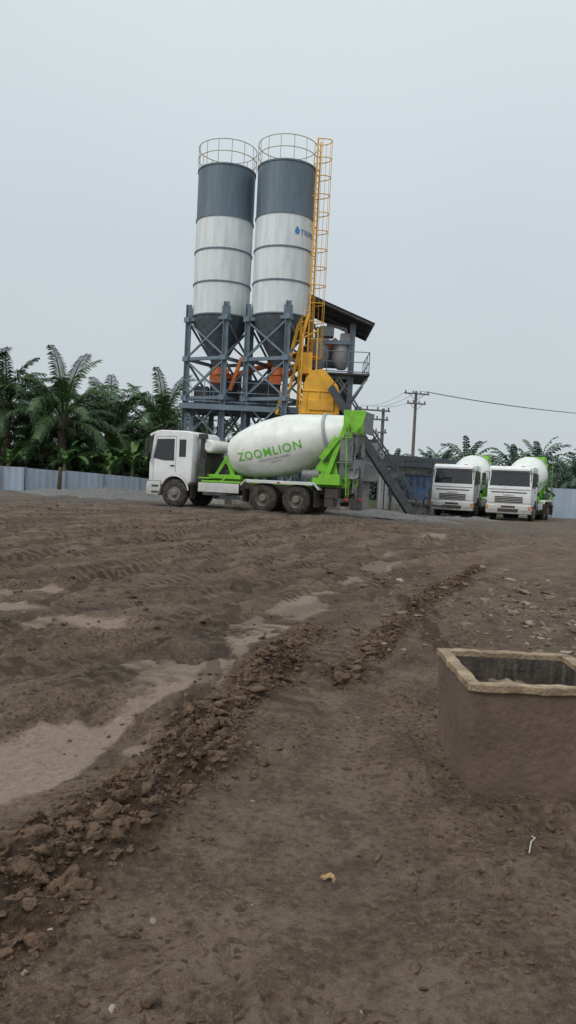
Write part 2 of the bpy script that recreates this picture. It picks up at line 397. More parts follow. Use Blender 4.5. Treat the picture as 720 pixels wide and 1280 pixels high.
def scatter(name,it,m,smooth=False,lumps=LUMPS,ground=True,emb=.2,parent=None):
    A=np.array(it,float)
    if ground: A[:,2]=H(A[:,0],A[:,1])+A[:,5]*emb
    Vs=[];Fs=[];n=0
    for (x,y,z,sx,sy,sz) in A:
        P,Fc=lumps[random.randrange(len(lumps))]
        a=random.random()*6.28; ca_,sa=math.cos(a),math.sin(a); b=random.uniform(-.7,.7)
        R=np.array([[ca_,-sa,0],[sa,ca_,0],[0,0,1]])@np.array([[1,0,0],[0,math.cos(b),-math.sin(b)],[0,math.sin(b),math.cos(b)]])
        Vs.append((P*np.array([sx,sy,sz]))@R.T+np.array([x,y,z])); Fs.append(Fc+n); n+=len(P)
    return npmesh(name,np.concatenate(Vs),np.concatenate(Fs),m,smooth=smooth,parent=parent)
clodm=mat('wet_clods',(.105,.065,.042),.9,var=.5,scale=12,bump=1.0,bscale=70,dirt=(.18,.122,.082),damt=.6,spec=.25)
C=[]
for P,n,k in ((R1,5200,1.0),(R2,2400,1.05)):
    for i in range(n):
        yy=random.uniform(P.y0,P.y1)
        f=np.interp(yy,P.y,P.x); C.append((f+random.gauss(0,P.w*.85),yy,k))
C=np.array(C); z_,r_,s_,c_=H(C[:,0],C[:,1],True)
small=[];large=[]
for (xx,yy,k),rr in zip(C,r_):
    if rr<.2 and random.random()<.75: continue
    u=random.random(); sz=(.006+.022*u**2.5)*k*(1 if rr>.3 else .7)
    if random.random()<.10: sz=random.uniform(.022,.058)*k*(1 if rr>.35 else .5)
    e=(xx,yy,0,sz*random.uniform(.8,1.7),sz*random.uniform(.7,1.3),sz*random.uniform(.5,.95))
    (large if sz>.02 else small).append(e)
scatter('soil_clods',large,clodm,lumps=LUMP3,emb=.0)
N=15000; yy=1.8+15*rng.random(N)**1.7; xx=rng.uniform(-.6,.6,N)*yy
z_,r_,s_,c_=H(xx,yy,True); dens=vn(xx*1.1,yy*1.1)*.6+vn(xx*3.1+7,yy*3.1)*.4
for i in range(N):
    if .95<xx[i]<1.87 and 3.9<yy[i]<4.85: continue
    if s_[i]>.3 and random.random()<.8: continue
    if dens[i]<.5 and random.random()<.85: continue
    sz=.0025+.014*random.random()**4
    if random.random()<.014: sz=random.uniform(.014,.034)
    small.append((xx[i],yy[i],0,sz*1.3,sz,sz*.75))
for i in range(1500):
    yy_=random.uniform(6,24); xx_=random.uniform(-.62,.15)*yy_; sz=.01+.05*random.random()**3
    if vn(np.array([xx_*.6]),np.array([yy_*.6]))[0]<.5: continue
    small.append((xx_,yy_,0,sz*1.4,sz,sz*.6))
scatter('soil_crumbs',small,clodm,emb=.1)
stm=mat('pale_stone',(.28,.23,.175),.85,var=.35,scale=5,bump=.5,dirt=(.13,.092,.065),damt=.75)
it=[]
for (cx,cy,n,sp_,mx_) in ((2.9,7.6,22,.4,.07),(3.6,9.5,24,.7,.10),(4.6,13,20,1.0,.13),(1.45,7.2,8,.3,.045),(2.2,8.8,10,.5,.05),(5.5,11,12,1.2,.11),(2.3,6.0,8,.25,.045)):
    for i in range(n):
        xx=cx+random.gauss(0,sp_); yy=cy+random.gauss(0,sp_); sz=mx_*(.2+.8*random.random()**2)
        it.append((xx,yy,0,sz*1.5,sz,sz*.45))
for (xx,yy,sz) in ((-.42,2.7,.018),(.05,7.3,.05),(.12,7.2,.03),(.36,7.0,.03),(.8,6.9,.05),(-.9,3.4,.02),(.9,3.15,.010),(.55,5.2,.014),(-2.9,8.4,.03),(-2.2,5.6,.02)):
    it.append((xx,yy,0,sz*1.4,sz,sz*.4))
for i in range(150):
    yy=2+16*random.random(); xx=random.uniform(-.5,.5)*yy; sz=.004+.010*random.random()**2
    it.append((xx,yy,0,sz*1.3,sz,sz*.6))
scatter('scattered_stones',it,stm,lumps=LUMPS,emb=.1)
it=[]
for i in range(1100):
    xx=random.gauss(3.6,1.5); yy=random.gauss(9.8,2.2); sz=.012+.07*random.random()**4
    if xx<1.2 or yy<5.2: continue
    it.append((xx,yy,0,sz*1.3,sz,sz*.6))
for i in range(1100):
    xx=random.uniform(-16,14); yy=random.uniform(18,30); sz=.015+.05*random.random()**3
    it.append((xx,yy,0,sz*1.3,sz,sz*.7))
scatter('rubble_lumps',it,mat('rubble',(.14,.10,.073),.9,var=.45,scale=3,bump=.6),emb=0)

# litter
lw=B()
pts=[(1.16,3.36),(1.19,3.43),(1.225,3.48),(1.235,3.56)]
for (a,b) in zip(pts,pts[1:]): lw.cyl((a[0],a[1],hz(*a)+.012),(b[0],b[1],hz(*b)+.014),.0028,seg=6)
lw.done('discarded_string',mat('string_white',(.5,.47,.42),.7,var=.05))
lw=B()
for (cx,cy,r,a) in ((.235,3.06,.022,.4),(.26,3.035,.014,1.2)):
    vs=[(cx+r*1.5*math.cos(a+t)*(.6+.4*math.cos(2*t)),cy+r*math.sin(a+t),hz(cx,cy)+.016+.008*math.sin(3*t)) for t in [i*math.pi/5 for i in range(10)]]
    lw.face(vs)
lw.done('dry_leaf',mat('dry_leaf_brown',(.34,.20,.09),.7,var=.3,scale=20),recalc=False)

# ------------------------------------------------------------ concrete basin
bas=empty('concrete_catch_basin',(1.41,4.37,0),0.0)
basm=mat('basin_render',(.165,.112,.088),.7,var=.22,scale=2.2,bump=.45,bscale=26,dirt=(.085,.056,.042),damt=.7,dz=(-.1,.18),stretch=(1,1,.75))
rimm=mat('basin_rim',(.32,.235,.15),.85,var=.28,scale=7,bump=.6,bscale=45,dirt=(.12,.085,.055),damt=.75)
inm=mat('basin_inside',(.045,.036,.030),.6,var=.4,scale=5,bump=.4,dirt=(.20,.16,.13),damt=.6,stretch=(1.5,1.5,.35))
hw,hd,zt=.405,.425,.555; t_=.065
b=B(); bm=b.bm
def ring(w,d,z): return [bm.verts.new((sx*w,sy*d,z)) for sx,sy in ((-1,-1),(1,-1),(1,1),(-1,1))]
o0=ring(hw-.02,hd-.02,-.08); o1=ring(hw,hd,zt)
for i in range(4): j=(i+1)%4; b._f([o0[i],o0[j],o1[j],o1[i]])
bmesh.ops.subdivide_edges(bm,edges=bm.edges[:],cuts=7,use_grid_fill=True)
for v in bm.verts:
    f=math.sin(v.co.x*13+v.co.z*9)*.003+math.sin(v.co.z*21+v.co.y*7)*.0025; v.co.x+=f; v.co.y+=f
b.done('outer_walls',basm,bas,smooth=True)
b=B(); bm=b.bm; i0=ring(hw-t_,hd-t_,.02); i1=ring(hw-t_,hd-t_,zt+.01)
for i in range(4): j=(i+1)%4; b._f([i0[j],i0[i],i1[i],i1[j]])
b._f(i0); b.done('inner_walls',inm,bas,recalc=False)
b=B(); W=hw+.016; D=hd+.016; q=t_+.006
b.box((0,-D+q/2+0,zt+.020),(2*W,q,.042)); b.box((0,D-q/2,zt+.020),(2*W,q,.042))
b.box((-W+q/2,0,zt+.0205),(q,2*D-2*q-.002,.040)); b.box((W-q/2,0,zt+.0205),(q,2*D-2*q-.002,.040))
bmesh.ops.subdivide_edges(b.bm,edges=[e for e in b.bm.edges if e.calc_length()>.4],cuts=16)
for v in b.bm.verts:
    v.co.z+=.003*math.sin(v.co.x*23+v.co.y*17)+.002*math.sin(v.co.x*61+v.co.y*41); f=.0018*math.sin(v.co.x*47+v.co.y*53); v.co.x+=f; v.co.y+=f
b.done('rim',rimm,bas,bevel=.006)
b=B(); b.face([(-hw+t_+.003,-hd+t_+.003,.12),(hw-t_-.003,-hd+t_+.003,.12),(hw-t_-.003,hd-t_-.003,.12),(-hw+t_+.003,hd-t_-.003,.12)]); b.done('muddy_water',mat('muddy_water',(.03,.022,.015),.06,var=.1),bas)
its=[]
for i in range(26):
    a=random.uniform(-.28,.28); c=random.uniform(-.3,.3); sz=random.uniform(.02,.07); its.append((a,c,.08+sz*.5,sz,sz*.8,sz*.6))
for (a,c,zz,sz) in ((-.04,.17,.455,.075),(-.09,.22,.43,.06),(.05,.24,.41,.075),(.0,.2,.35,.12),(-.12,.24,.33,.09),(.12,.24,.32,.1),(.02,.14,.24,.16),(-.12,.18,.2,.15),(.15,.16,.18,.15)): its.append((a,c,zz,sz,sz*.7,sz*.55))
scatter('rubble_inside',its,mat('rubble_in',(.20,.15,.10),.85,var=.4,scale=7,dirt=(.06,.042,.034),damt=.9),ground=False,lumps=LUMP3,parent=bas)

# ------------------------------------------------------------ mixer truck
DP=[(0,0),(0,.46),(.05,.64),(.18,.78),(.55,.93),(1.0,1.05),(1.5,1.12),(2.1,1.15),(2.6,1.145),(3.2,1.03),(4.2,.79),(4.9,.61),(5.05,.58),(5.05,.42),(4.7,.40)]
def rdrum(t): 
    P=DP[1:13]; return float(np.interp(t,[p[0] for p in P],[p[1] for p in P]))
def wheel(bt,br,x,y,side,dual=False):
    prof=[(-.15,.30),(-.15,.42),(-.13,.50),(-.10,.535),(-.04,.55),(.04,.55),(.10,.535),(.13,.50),(.15,.42),(.15,.30)]
    offs=[0] if not dual else [0,-.33]
    for o in offs:
        c=(x,y+side*o,.55); bt.rev(prof,c,(0,1,0),40)
        for k in range(40):
            a=2*math.pi*k/40; R=Matrix.Rotation(-a,3,'Y')
            bt.box(Vector(c)+R@Vector((.552,0,0)),(.022,.20,.05),R)
    f=y+side*.10
    if not dual:
        br.rev([(0,.0),(.09,.0),(.09,.09),(.05,.13),(.0,.17),(-.01,.25),(.03,.30),(.05,.305),(.0,.30)],(x,f,.55),(0,side,0),28)
    else:
        br.rev([(.06,0),(.06,.10),(.02,.14),(-.09,.16),(-.10,.25),(.03,.30),(.05,.305),(.0,.30)],(x,f,.55),(0,side,0),28)
    for k in range(10):
        a=2*math.pi*k/10; br.cyl((x+.205*math.cos(a),f-side*.10 if dual else f-side*.02,.55+.205*math.sin(a)),(x+.205*math.cos(a),f+side*(.0 if not dual else -.06)+side*.02,.55+.205*math.sin(a)),.018,seg=6)
def truck(loc,rz):
    T=empty('concrete_mixer_truck',loc,rz)
    bt=B(); br=B()
    for sd in (-1,1):
        wheel(bt,br,0,sd*1.05,sd); wheel(bt,br,3.82,sd*1.05,sd,True); wheel(bt,br,5.17,sd*1.05,sd,True)
    bt.done('tyres','tyre',T,smooth=True); br.done('wheel_rims','rim',T,smooth=True)
    b=B()
    for sd in (-1,1): b.box((2.95,sd*.42,.92),(7.9,.09,.28))
    for x in (-.7,.9,2.2,3.3,4.5,5.8,6.8): b.box((x,0,.92),(.1,.76,.2))
    for x in (0,3.82,5.17): b.cyl((x,-.95,.55),(x,.95,.55),.085); 
    for x in (3.82,5.17): b.rev([(0,0),(0,.12),(.12,.24),(.34,.24),(.46,.12),(.46,0)],(x,-.23,.55),(0,1,0),16)
    for sd in (-1,1):
        b.beam((3.2,sd*.55,.72),(5.8,sd*.55,.72),.1,.12); b.beam((-.7,sd*.45,.78),(.8,sd*.45,.74),.09,.08)
    b.cyl((.9,0,.72),(3.6,0,.62),.06)
    b.box((-.2,0,.75),(1.2,.5,.5))
    b.box((6.95,0,.62),(.1,2.3,.14))
    for sd in (-1,1):
        b.box((5.95,sd*1.05,.62),(.02,.6,.62)); b.box((3.08,sd*1.05,.62),(.02,.6,.5)); b.beam((6.9,sd*.42,.9),(6.95,sd*.42,.62),.08)
        b.box((.78,sd*1.05,.62),(.02,.45,.5))
        b.box((6.5,sd*.85,.85),(.5,.35,.35)); b.box((6.4,sd*.95,.6),(.35,.1,.5))
    b.done('chassis','black',T,bevel=.01)
    arch=[(0+.66*math.cos(a),.60+.66*math.sin(a)) for a in np.linspace(math.pi*.965,math.pi*.06,14)]
    prof=[(-1.36,.98),(-.68,.98)]+arch[1:-1]+[(.66,.98),(.74,.98),(.76,2.74),(.70,2.92),(.52,3.00),(-.78,3.02),(-1.02,2.95),(-1.15,2.78),(-1.32,1.86),(-1.36,1.66)]
    b=B(); b.prism(prof,-1.18,1.18); b.done('cab_shell','white',T,smooth=True,bevel=.045,bseg=3)
    b=B()
    b.prism([(-1.46,.42),(-.80,.42),(-.70,.70),(-.68,.965),(-1.42,.965),(-1.47,.80)],-1.2,1.2)
    for sd in (-1,1): 
        pts=[(.69*math.cos(a),.58+.69*math.sin(a)) for a in np.linspace(math.pi*.86,math.pi*.04,12)]
        pin=[(.62*math.cos(a),.58+.62*math.sin(a)) for a in np.linspace(math.pi*.04,math.pi*.86,12)]
        b.prism(pts+pin,sd*1.186,sd*1.24)
    b.prism([(-1.20,2.84),(-1.00,2.98),(-1.00,3.01),(-1.42,2.87),(-1.44,2.76)],-1.1,1.1)
    b.done('bumper_and_fenders','white',T,smooth=True,bevel=.02)
    b=B()
    fx=lambda z: float(np.interp(z,[.98,1.66,1.86,2.78],[-1.36,-1.36,-1.32,-1.15]))
    for z in (1.05,1.14,1.23,1.32): b.box((-1.372,0,z),(.03,1.5,.055))
    b.box((-1.37,0,1.58),(.03,1.9,.05)); b.box((-1.365,0,1.74),(.03,2.2,.018))
    b.box((-1.475,0,.60),(.03,1.1,.18)); b.box((-1.47,0,.79),(.02,.75,.11))
    b.box((-1.43,0,.43),(.06,2.3,.06))
    for sd in (-1,1):
        yy=sd*1.182
        b.box((-.98,sd*1.205,.56),(.36,.03,.07)); b.box((-.98,sd*1.205,.80),(.36,.03,.07))
        b.beam((-1.12,yy,1.06),(-1.14,yy,1.85),.012,.014); b.beam((-1.14,yy,1.85),(-.98,yy,2.76),.012,.014); b.beam((-.98,yy,2.76),(.02,yy,2.78),.012,.014); b.beam((.02,yy,2.78),(.02,yy,1.35),.012,.014)
        b.box((-.12,sd*1.195,1.62),(.18,.03,.05))
        b.tube([(-1.15,sd*1.12,2.66),(-1.34,sd*1.38,2.66),(-1.34,sd*1.38,1.95),(-1.25,sd*1.15,1.9)],.016)
        b.box((-1.33,sd*1.40,2.38),(.09,.20,.44)); b.box((-1.33,sd*1.40,2.02),(.09,.19,.2))
        b.box((fx(2.3)-.015,sd*1.12,2.3),(.03,.03,.8))
    b.beam((fx(1.9)-.03,-.1,1.92),(fx(2.35)-.03,-.7,2.3),.02); b.beam((fx(1.9)-.03,.6,1.92),(fx(2.35)-.03,.0,2.3),.02)
    b.cyl((.98,-.75,1.0),(.98,-.75,2.75),.1,seg=14); b.box((.98,-.75,2.82),(.28,.28,.2))
    b.cyl((.95,.75,1.0),(.95,.75,2.6),.08,seg=12)
    b.box((1.05,0,1.5),(.3,1.9,.9)); b.box((1.02,0,2.1),(.2,1.5,.6))
    b.done('black_trim','black',T,bevel=.006)
    b=B()
    off=.012
    P=[(fx(1.93)-off,-1.08,1.93),(fx(1.93)-off,1.08,1.93),(fx(2.70)-off,1.02,2.70),(fx(2.70)-off,-1.02,2.70)]
    Q=[(p[0]+.02,p[1],p[2]) for p in P]
    va=[b.bm.verts.new(p) for p in P]; vb=[b.bm.verts.new(p) for p in Q]
    b._f(va); b._f(vb[::-1]); 
    for i in range(4): b._f([va[i],vb[i],vb[(i+1)%4],va[(i+1)%4]])
    for sd in (-1,1):
        b.prism([(-1.12,1.90),(-1.10,2.0),(-.95,2.66),(-.06,2.68),(-.06,1.82),(-.60,1.82)],sd*1.175,sd*1.191)
        b.prism([(.16,1.98),(.16,2.66),(.46,2.66),(.46,1.98)],sd*1.175,sd*1.189)
    b.done('windows','glass',T)
    b=B()
    for sd in (-1,1): b.box((-1.472,sd*.86,.74),(.04,.42,.24)); 
    b.box((-1.38,0,1.45),(.02,.6,.10))
    b.done('headlamps','lamp',T,bevel=.02)
    b=B()
    for sd in (-1,1): b.box((-1.44,sd*1.13,.74),(.08,.10,.2)); b.box((-.83,sd*.6,3.03),(.1,.14,.05))
    for sd in (-1,1): b.box((3.0,sd*1.23,1.08),(.1,.02,.05))
    b.done('indicator_lamps','orange',T)
    b=B()
    for sd in (-1,1): b.box((7.01,sd*.85,.66),(.04,.4,.12)); b.box((4.49,sd*1.295,1.16),(.1,.02,.05))
    b.done('tail_lamps','red',T)
    b=B()
    b.box((1.75,-.86,.80),(1.1,.55,.55)); b.box((1.7,.86,.80),(1.2,.55,.5))
    b.done('fuel_tank','grease',T,bevel=.08,bseg=3)
    b=B()
    for sd in (-1,1):
        b.box((1.95,sd*1.19,.84),(1.75,.03,.36)); b.box((4.5,sd*1.08,1.20),(2.75,.42,.05)); 
        b.beam((3.12,sd*1.08,1.19),(2.92,sd*1.08,.98),.42,.04); b.beam((5.87,sd*1.08,1.19),(6.08,sd*1.08,.95),.42,.04)
        b.box((4.5,sd*1.275,1.16),(2.7,.02,.10))
    b.done('splash_guards','white',T,bevel=.01)
    b=B()
    for sd in (-1,1):
        b.box((4.1,sd*.42,1.14),(5.6,.13,.14))
        b.beam((1.45,sd*.62,1.2),(1.85,sd*.40,2.0),.16,.12); b.beam((2.35,sd*.62,1.2),(1.9,sd*.40,2.0),.12,.12)
        b.box((1.9,sd*.62,1.28),(1.5,.2,.16))
        b.box((1.35,sd*1.05,1.20),(.55,.42,.05))
        b.beam((1.2,sd*1.18,1.08),(2.9,sd*1.18,1.08),.05,.08)
        b.beam((2.0,sd*1.1,1.08),(2.35,sd*.95,1.42),.06); 
        b.prism([(5.45,1.22),(6.65,1.22),(6.55,1.65),(6.35,2.35),(6.15,2.75),(5.98,2.72),(5.95,2.2),(5.65,1.7)],sd*.50,sd*.62)
        b.beam((6.2,sd*.70,1.55),(6.85,sd*.70,3.45),.12,.18)
        b.beam((6.9,sd*.62,1.25),(7.0,sd*.55,3.2),.09,.1)
        b.beam((5.95,sd*.80,2.1),(6.55,sd*.80,2.9),.08,.22)
        b.box((6.3,sd*1.0,1.35),(1.05,.32,.38))
    b.box((1.87,0,1.93),(.16,.95,.3)); b.box((6.15,0,2.2),(.2,1.1,.3)); b.box((6.6,0,1.28),(.2,1.5,.18))
    for yy in (-1.05,-.75): b.tube([(7.05,yy,.75),(7.0,yy,2.4),(6.9,yy,3.5)],.02)
    for i in range(9): b.cyl((7.04-.012*i,-1.05,.85+.27*i),(7.04-.012*i,-.75,.85+.27*i),.014,seg=6)
    for sgn in (-1,1):
        b.prism([(6.72,3.22),(7.15,3.10),(7.45,3.45),(7.52,3.92),(6.68,3.95)],sgn*.60,sgn*.57)
    b.beam((6.70,-.58,3.5),(6.70,.58,3.5),.05,.84); 
    b.done('green_superstructure','green',T,bevel=.012)
    ax=Vector((math.cos(math.radians(13.2)),0,math.sin(math.radians(13.2)))); o=Vector((1.98,0,2.08))
    b=B(); b.rev(DP,o,ax,64); b.done('mixing_drum','drum',T,smooth=True)
    b=B(); b.rev([(4.08,.78),(4.08,.86),(4.20,.86),(4.20,.76)],o,ax,48); 
    b.done('roller_ring','plant',T,smooth=True)
    b=B()
    b.rev([(-.34,0),(-.34,.22),(-.12,.26),(-.12,.36),(.02,.36)],o,ax,24)
    for sd in (-1,1): b.cyl(o+ax*4.05+Vector((.05,sd*.55,-.88)),o+ax*4.25+Vector((.05,sd*.55,-.88)),.16)
    b.beam((7.46,-.57,3.5),(7.46,.57,3.5),.05,.80)
    b.prism([(6.80,3.12),(7.25,3.05),(7.1,2.3),(6.9,2.3)],-.42,.42)
    cs=[]
    for k in range(9):
        a=math.pi*k/8; cs.append((math.cos(a)*.26,-math.sin(a)*.22))
    A=Vector((6.95,-.05,2.45)); Cc=Vector((7.35,-1.25,1.55)); d=(Cc-A).normalized(); sdv=d.cross(Vector((0,0,1))).normalized(); upv=sdv.cross(d)
    ra=[b.bm.verts.new(A+sdv*p[0]+upv*p[1]) for p in cs]; rb=[b.bm.verts.new(Cc+sdv*p[0]*.8+upv*p[1]*.8) for p in cs]
    for i in range(8): b._f([ra[i],ra[i+1],rb[i+1],rb[i]])
    b.tube([(6.95,0,.95),(6.97,0,2.3)],.07,10); b.tube([(7.0,-.1,1.1),(7.3,-.9,1.75)],.04,8)
    b.box((7.1,.3,2.5),(.25,.5,.5)); b.box((6.85,0,2.75),(.5,1.0,.08))
    b.tube([(6.6,-.85,2.0),(7.15,-.85,2.0),(7.15,-.85,2.9),(6.6,-.85,2.9)],.025)
    b.box((6.95,.75,1.8),(.3,.4,.7)); b.cyl((5.35,-1.02,1.5),(6.0,-1.02,1.5),.17,seg=16)
    b.box((6.75,-.35,1.7),(.35,.35,.6)); b.box((6.9,-.75,2.45),(.45,.12,.8)); b.box((7.2,-.5,1.95),(.5,.5,.35)); b.tube([(7.3,-1.0,.9),(7.3,-1.0,2.3)],.03)
    b.done('chute_and_rollers','grease',T,smooth=True)
    b=B(); b.rev([(0,0),(.0,.2),(.06,.26),(1.5,.26),(1.56,.2),(1.56,0)],(1.25,-.78,2.45),(0,1,0),24); b.done('water_tank','drum',T,smooth=True)
    up=ax.cross(Vector((0,1,0)))*-1
    if up.z<0: up=-up
    for sd in (-1,1):
        for txt,size,t0,ph0,mm,bold,spc in (('ZOOMLION',.45,.60,-.34,'tgreen',.005,1.16),('CONCRETE MACHINERY',.12,1.45,-.50,'tgrey',.0,1),('READY MIX',.09,1.95,-.61,'tgrey',0,1)):
            bm=text_mesh(txt,size,bold,spc); w=max(v.co.x for v in bm.verts)
            for v in bm.verts:
                uu=v.co.x if sd==-1 else w-v.co.x
                t=t0+uu; rr=rdrum(t)+.012; ph=ph0+v.co.y/rr
                v.co=o+ax*t+Vector((0,sd,0))*rr*math.cos(ph)+up*rr*math.sin(ph)
            me=bpy.data.meshes.new('drum_lettering'); bm.to_mesh(me); bm.free()
            ob=bpy.data.objects.new('drum_lettering',me); sc.collection.objects.link(ob); me.materials.append(M[mm]); ob.parent=T
    for ch in T.children:
        if ch.name.startswith(('tyres','wheel_rims')): continue
        for v in ch.data.vertices:
            if v.co.x<-.3: v.co.x=-.3+(v.co.x+.3)*.84
    return T
truck((-4.1,31.1,.42),math.radians(-21.8))
truck((9.75,44.2,hz(9.75,44.2)-.02),math.radians(66))
truck((12.55,42.6,hz(12.5,42.6)-.02),math.radians(63))

# ------------------------------------------------------------ silos
GZ=.42
def silo(loc,label):
    S=empty('cement_silo',(loc[0],loc[1],0)); r=1.4; zb,z1,zt=9.5,14.15,16.6
    b=B(); b.rev([(z1,0),(z1,r),(zt,r),(zt+.02,r-.02),(zt+.32,.3),(zt+.34,0)],(0,0,0),(0,0,1),64); b.done('upper_shell','sblue',S,smooth=True)
    b=B(); b.rev([(zb,r-.004),(z1,r-.004)],(0,0,0),(0,0,1),64); b.done('lower_shell','swhite',S,smooth=True)
    b=B(); b.rev([(zb,r-.01),(zb-.25,r-.03),(7.3,.28),(7.1,.28),(7.1,0)],(0,0,0),(0,0,1),48); b.done('discharge_cone','cone',S,smooth=True)
    b=B()
    for z in (zb,11.05,12.6,z1,zt-.04): b.rev([(z-.035,r),(z-.035,r+.035),(z+.035,r+.035),(z+.035,r)],(0,0,0),(0,0,1),64)
    b.done('flange_rings','sblue',S,smooth=True)
    b=B()
    for z in (zt+.55,zt+1.1):
        pts=[(1.42*math.cos(a),1.42*math.sin(a),z) for a in np.linspace(0,2*math.pi,33)]; b.tube(pts,.02)
    for i in range(14):
        a=2*math.pi*i/14; b.cyl((1.42*math.cos(a),1.42*math.sin(a),zt-.05),(1.42*math.cos(a),1.42*math.sin(a),zt+1.1),.018,seg=6)
    b.done('top_railing',mat('railing',(.45,.40,.28),.6,var=.1),S)
    b=B(); b.cyl((.3,.2,zt+.1),(.3,.2,zt+.45),.3,seg=20); b.cyl((-.6,-.2,zt),(-.6,-.2,zt+.3),.15); b.done('dust_filter','plant',S,smooth=True)
    b=B(); R=1.58; L=[(R*math.cos(math.radians(a)),R*math.sin(math.radians(a))) for a in (195,285,15,105)]
    for x,y in L: b.hbeam((x,y,GZ-.1),(x,y,10.05),.25)
    lv=[GZ+.2,3.3,5.5,7.4,9.3]
    for k in range(4):
        x0,y0=L[k]; x1,y1=L[(k+1)%4]
        for z in lv[1:]: b.beam((x0,y0,z),(x1,y1,z),.12,.16)
        for i in range(4):
            b.beam((x0,y0,lv[i]+.08),(x1,y1,lv[i+1]-.08),.08,.08); b.beam((x1,y1,lv[i]+.08),(x0,y0,lv[i+1]-.08),.078,.078)
        b.box((x0*.93,y0*.93,9.6),(.36,.36,.5),Matrix.Rotation(math.radians(15),3,'Z'))
        for z in lv[1:]: b.box((x0,y0,z),(.33,.33,.24),Matrix.Rotation(math.radians(60),3,'Z'))
    b.done('support_frame','frame',S)
    b=B()
    for x,y in L: b.box((x,y,GZ-.05),(.7,.7,.5))
    b.done('footings','conc',S,bevel=.02)
    b=B(); b.cyl((0,0,6.75),(0,0,7.12),.32,seg=20); b.box((.35,-.1,6.95),(.4,.3,.25)); b.cyl((0,0,6.3),(0,0,6.75),.2); b.done('discharge_valve','oran',S,smooth=True)
    if label:
        for txt,size,z,ph,mm in (('TRIMIX',.38,13.2,-56,'tblue'),):
            bm=text_mesh(txt,size,.0)
            for v in bm.verts:
                a=math.radians(ph)+v.co.x/r; v.co=Vector((math.cos(a)*(r+.012),math.sin(a)*(r+.012),z+v.co.y))
            me=bpy.data.meshes.new('silo_lettering'); bm.to_mesh(me); bm.free(); ob=bpy.data.objects.new('silo_lettering',me); sc.collection.objects.link(ob); me.materials.append(M[mm]); ob.parent=S
        b=B(); vs=[]
        for k in range(20):
            a=2*math.pi*k/20; u=.13*math.sin(a)*(1-.5*(math.cos(a)>0)*math.cos(a)); w=.24*math.cos(a) if math.cos(a)>0 else .14*math.cos(a)
            th=math.radians(-63)+u/r; vs.append((math.cos(th)*(r+.012),math.sin(th)*(r+.012),13.33+w))
        b.face(vs); b.done('droplet_logo',mat('logo_blue',(.05,.24,.52),.5,var=.05),S,recalc=False)
    return S
silo((-3.8,38),False); silo((-.84,37.2),True)

LD=empty('caged_ladder',(-.84,37.2,0),math.radians(-18))
b=B(); r0=1.56
for s_ in (-.24,.24): b.beam((r0,s_,5.2),(r0,s_,17.9),.05,.07)
for i in range(42): b.cyl((r0,-.24,5.4+.3*i),(r0,.24,5.4+.3*i),.016,seg=6)
hoops=[7.6+.85*i for i in range(13)]
def hoop(z): return [(r0+.02+.62*math.sin(a),-.36*math.cos(a)*1.0,z) for a in np.linspace(0,math.pi,9)]
for z in hoops: b.tube(hoop(z),.022)
for k in (1,3,4,5,7): 
    p=hoop(0)[k]; b.beam((p[0],p[1],7.6),(p[0],p[1],17.8),.04,.012)
for i in range(6): 
    for s_ in (-.24,.24): b.beam((1.4,s_,9.8+1.35*i),(r0,s_,9.8+1.35*i),.04)
b.beam((1.25,-.5,4.6),(1.25,-.5,10.0),.09); b.beam((1.3,.6,4.6),(1.3,.6,9.8),.09)
for i in range(8): b.beam((1.25,-.5,5.0+.6*i),(1.56,-.24,5.2+.6*i),.04); 
b.beam((.7,-.9,4.8),(1.5,-.3,9.6),.07,.14); b.beam((.4,-1.0,4.8),(1.2,-.6,9.4),.07,.14)
for i in range(9):
    t=i/8; b.beam((.7+.8*t,-.9+.6*t,4.8+4.8*t),(.4+.8*t,-1.0+.4*t,4.8+4.6*t),.05)
b.done('ladder_and_cage','yellow',LD)

# ------------------------------------------------------------ batching tower
BT=empty('concrete_batching_tower',(0,0,0))
b=B()
cols=[(.55,37.9),(2.75,37.6),(.6,40.6),(2.9,40.4)]
for x,y in cols: b.hbeam((x,y,GZ-.2),(x,y,10.3 if x<2 else 9.5),.24)
for z in (3.6,5.2,6.9,8.6):
    for (i,j) in ((0,1),(1,3),(3,2),(2,0)): b.beam((*cols[i],z),(*cols[j],z),.14,.2)
for (i,j) in ((0,1),(1,3),(3,2)):
    for z0,z1 in ((.4,3.6),(3.6,6.9)): b.beam((*cols[i],z0),(*cols[j],z1),.09); b.beam((*cols[j],z0),(*cols[i],z1),.088)
b.beam((2.75,37.6,5.7),(3.55,37.4,6.85),.09); b.beam((2.9,40.4,5.7),(3.6,40.4,6.85),.09)
for y in (36.2,38.0,39.8): b.beam((-5.4,y,5.0),(.6,y,5.0),.16,.24); 
for x in (-5.3,-3.8,-2.3,-.8): b.beam((x,36.2,5.0),(x,39.8,5.0),.14,.2); b.beam((x,39.8,GZ),(x,39.8,5.0),.2)
for x in (-5.3,-2.4): b.beam((x,39.8,GZ+.2),(x+2.9,39.8,4.8),.09)
b.done('steel_frame','frame',BT)
b=B()
b.box((2.0,38.95,7.02),(3.3,3.5,.08)); b.box((-2.4,38.2,5.17),(5.8,3.4,.06)); b.box((1.75,39,3.72),(2.6,3,.06))
b.done('deck_plates','dark',BT)
b=B()
def rail(pts,z,h=1.05):
    for k in (.55,1.05): b.tube([(p[0],p[1],z+k*h/1.05) for p in pts],.022)
    for p,q in zip(pts,pts[1:]):
        n=max(1,int((Vector(p)-Vector(q)).length/.9))
        for i in range(n+1):
            x=p[0]+(q[0]-p[0])*i/n; y=p[1]+(q[1]-p[1])*i/n; b.cyl((x,y,z),(x,y,z+h),.022,seg=6)
    b.tube([(p[0],p[1],z+.08) for p in pts],.03)
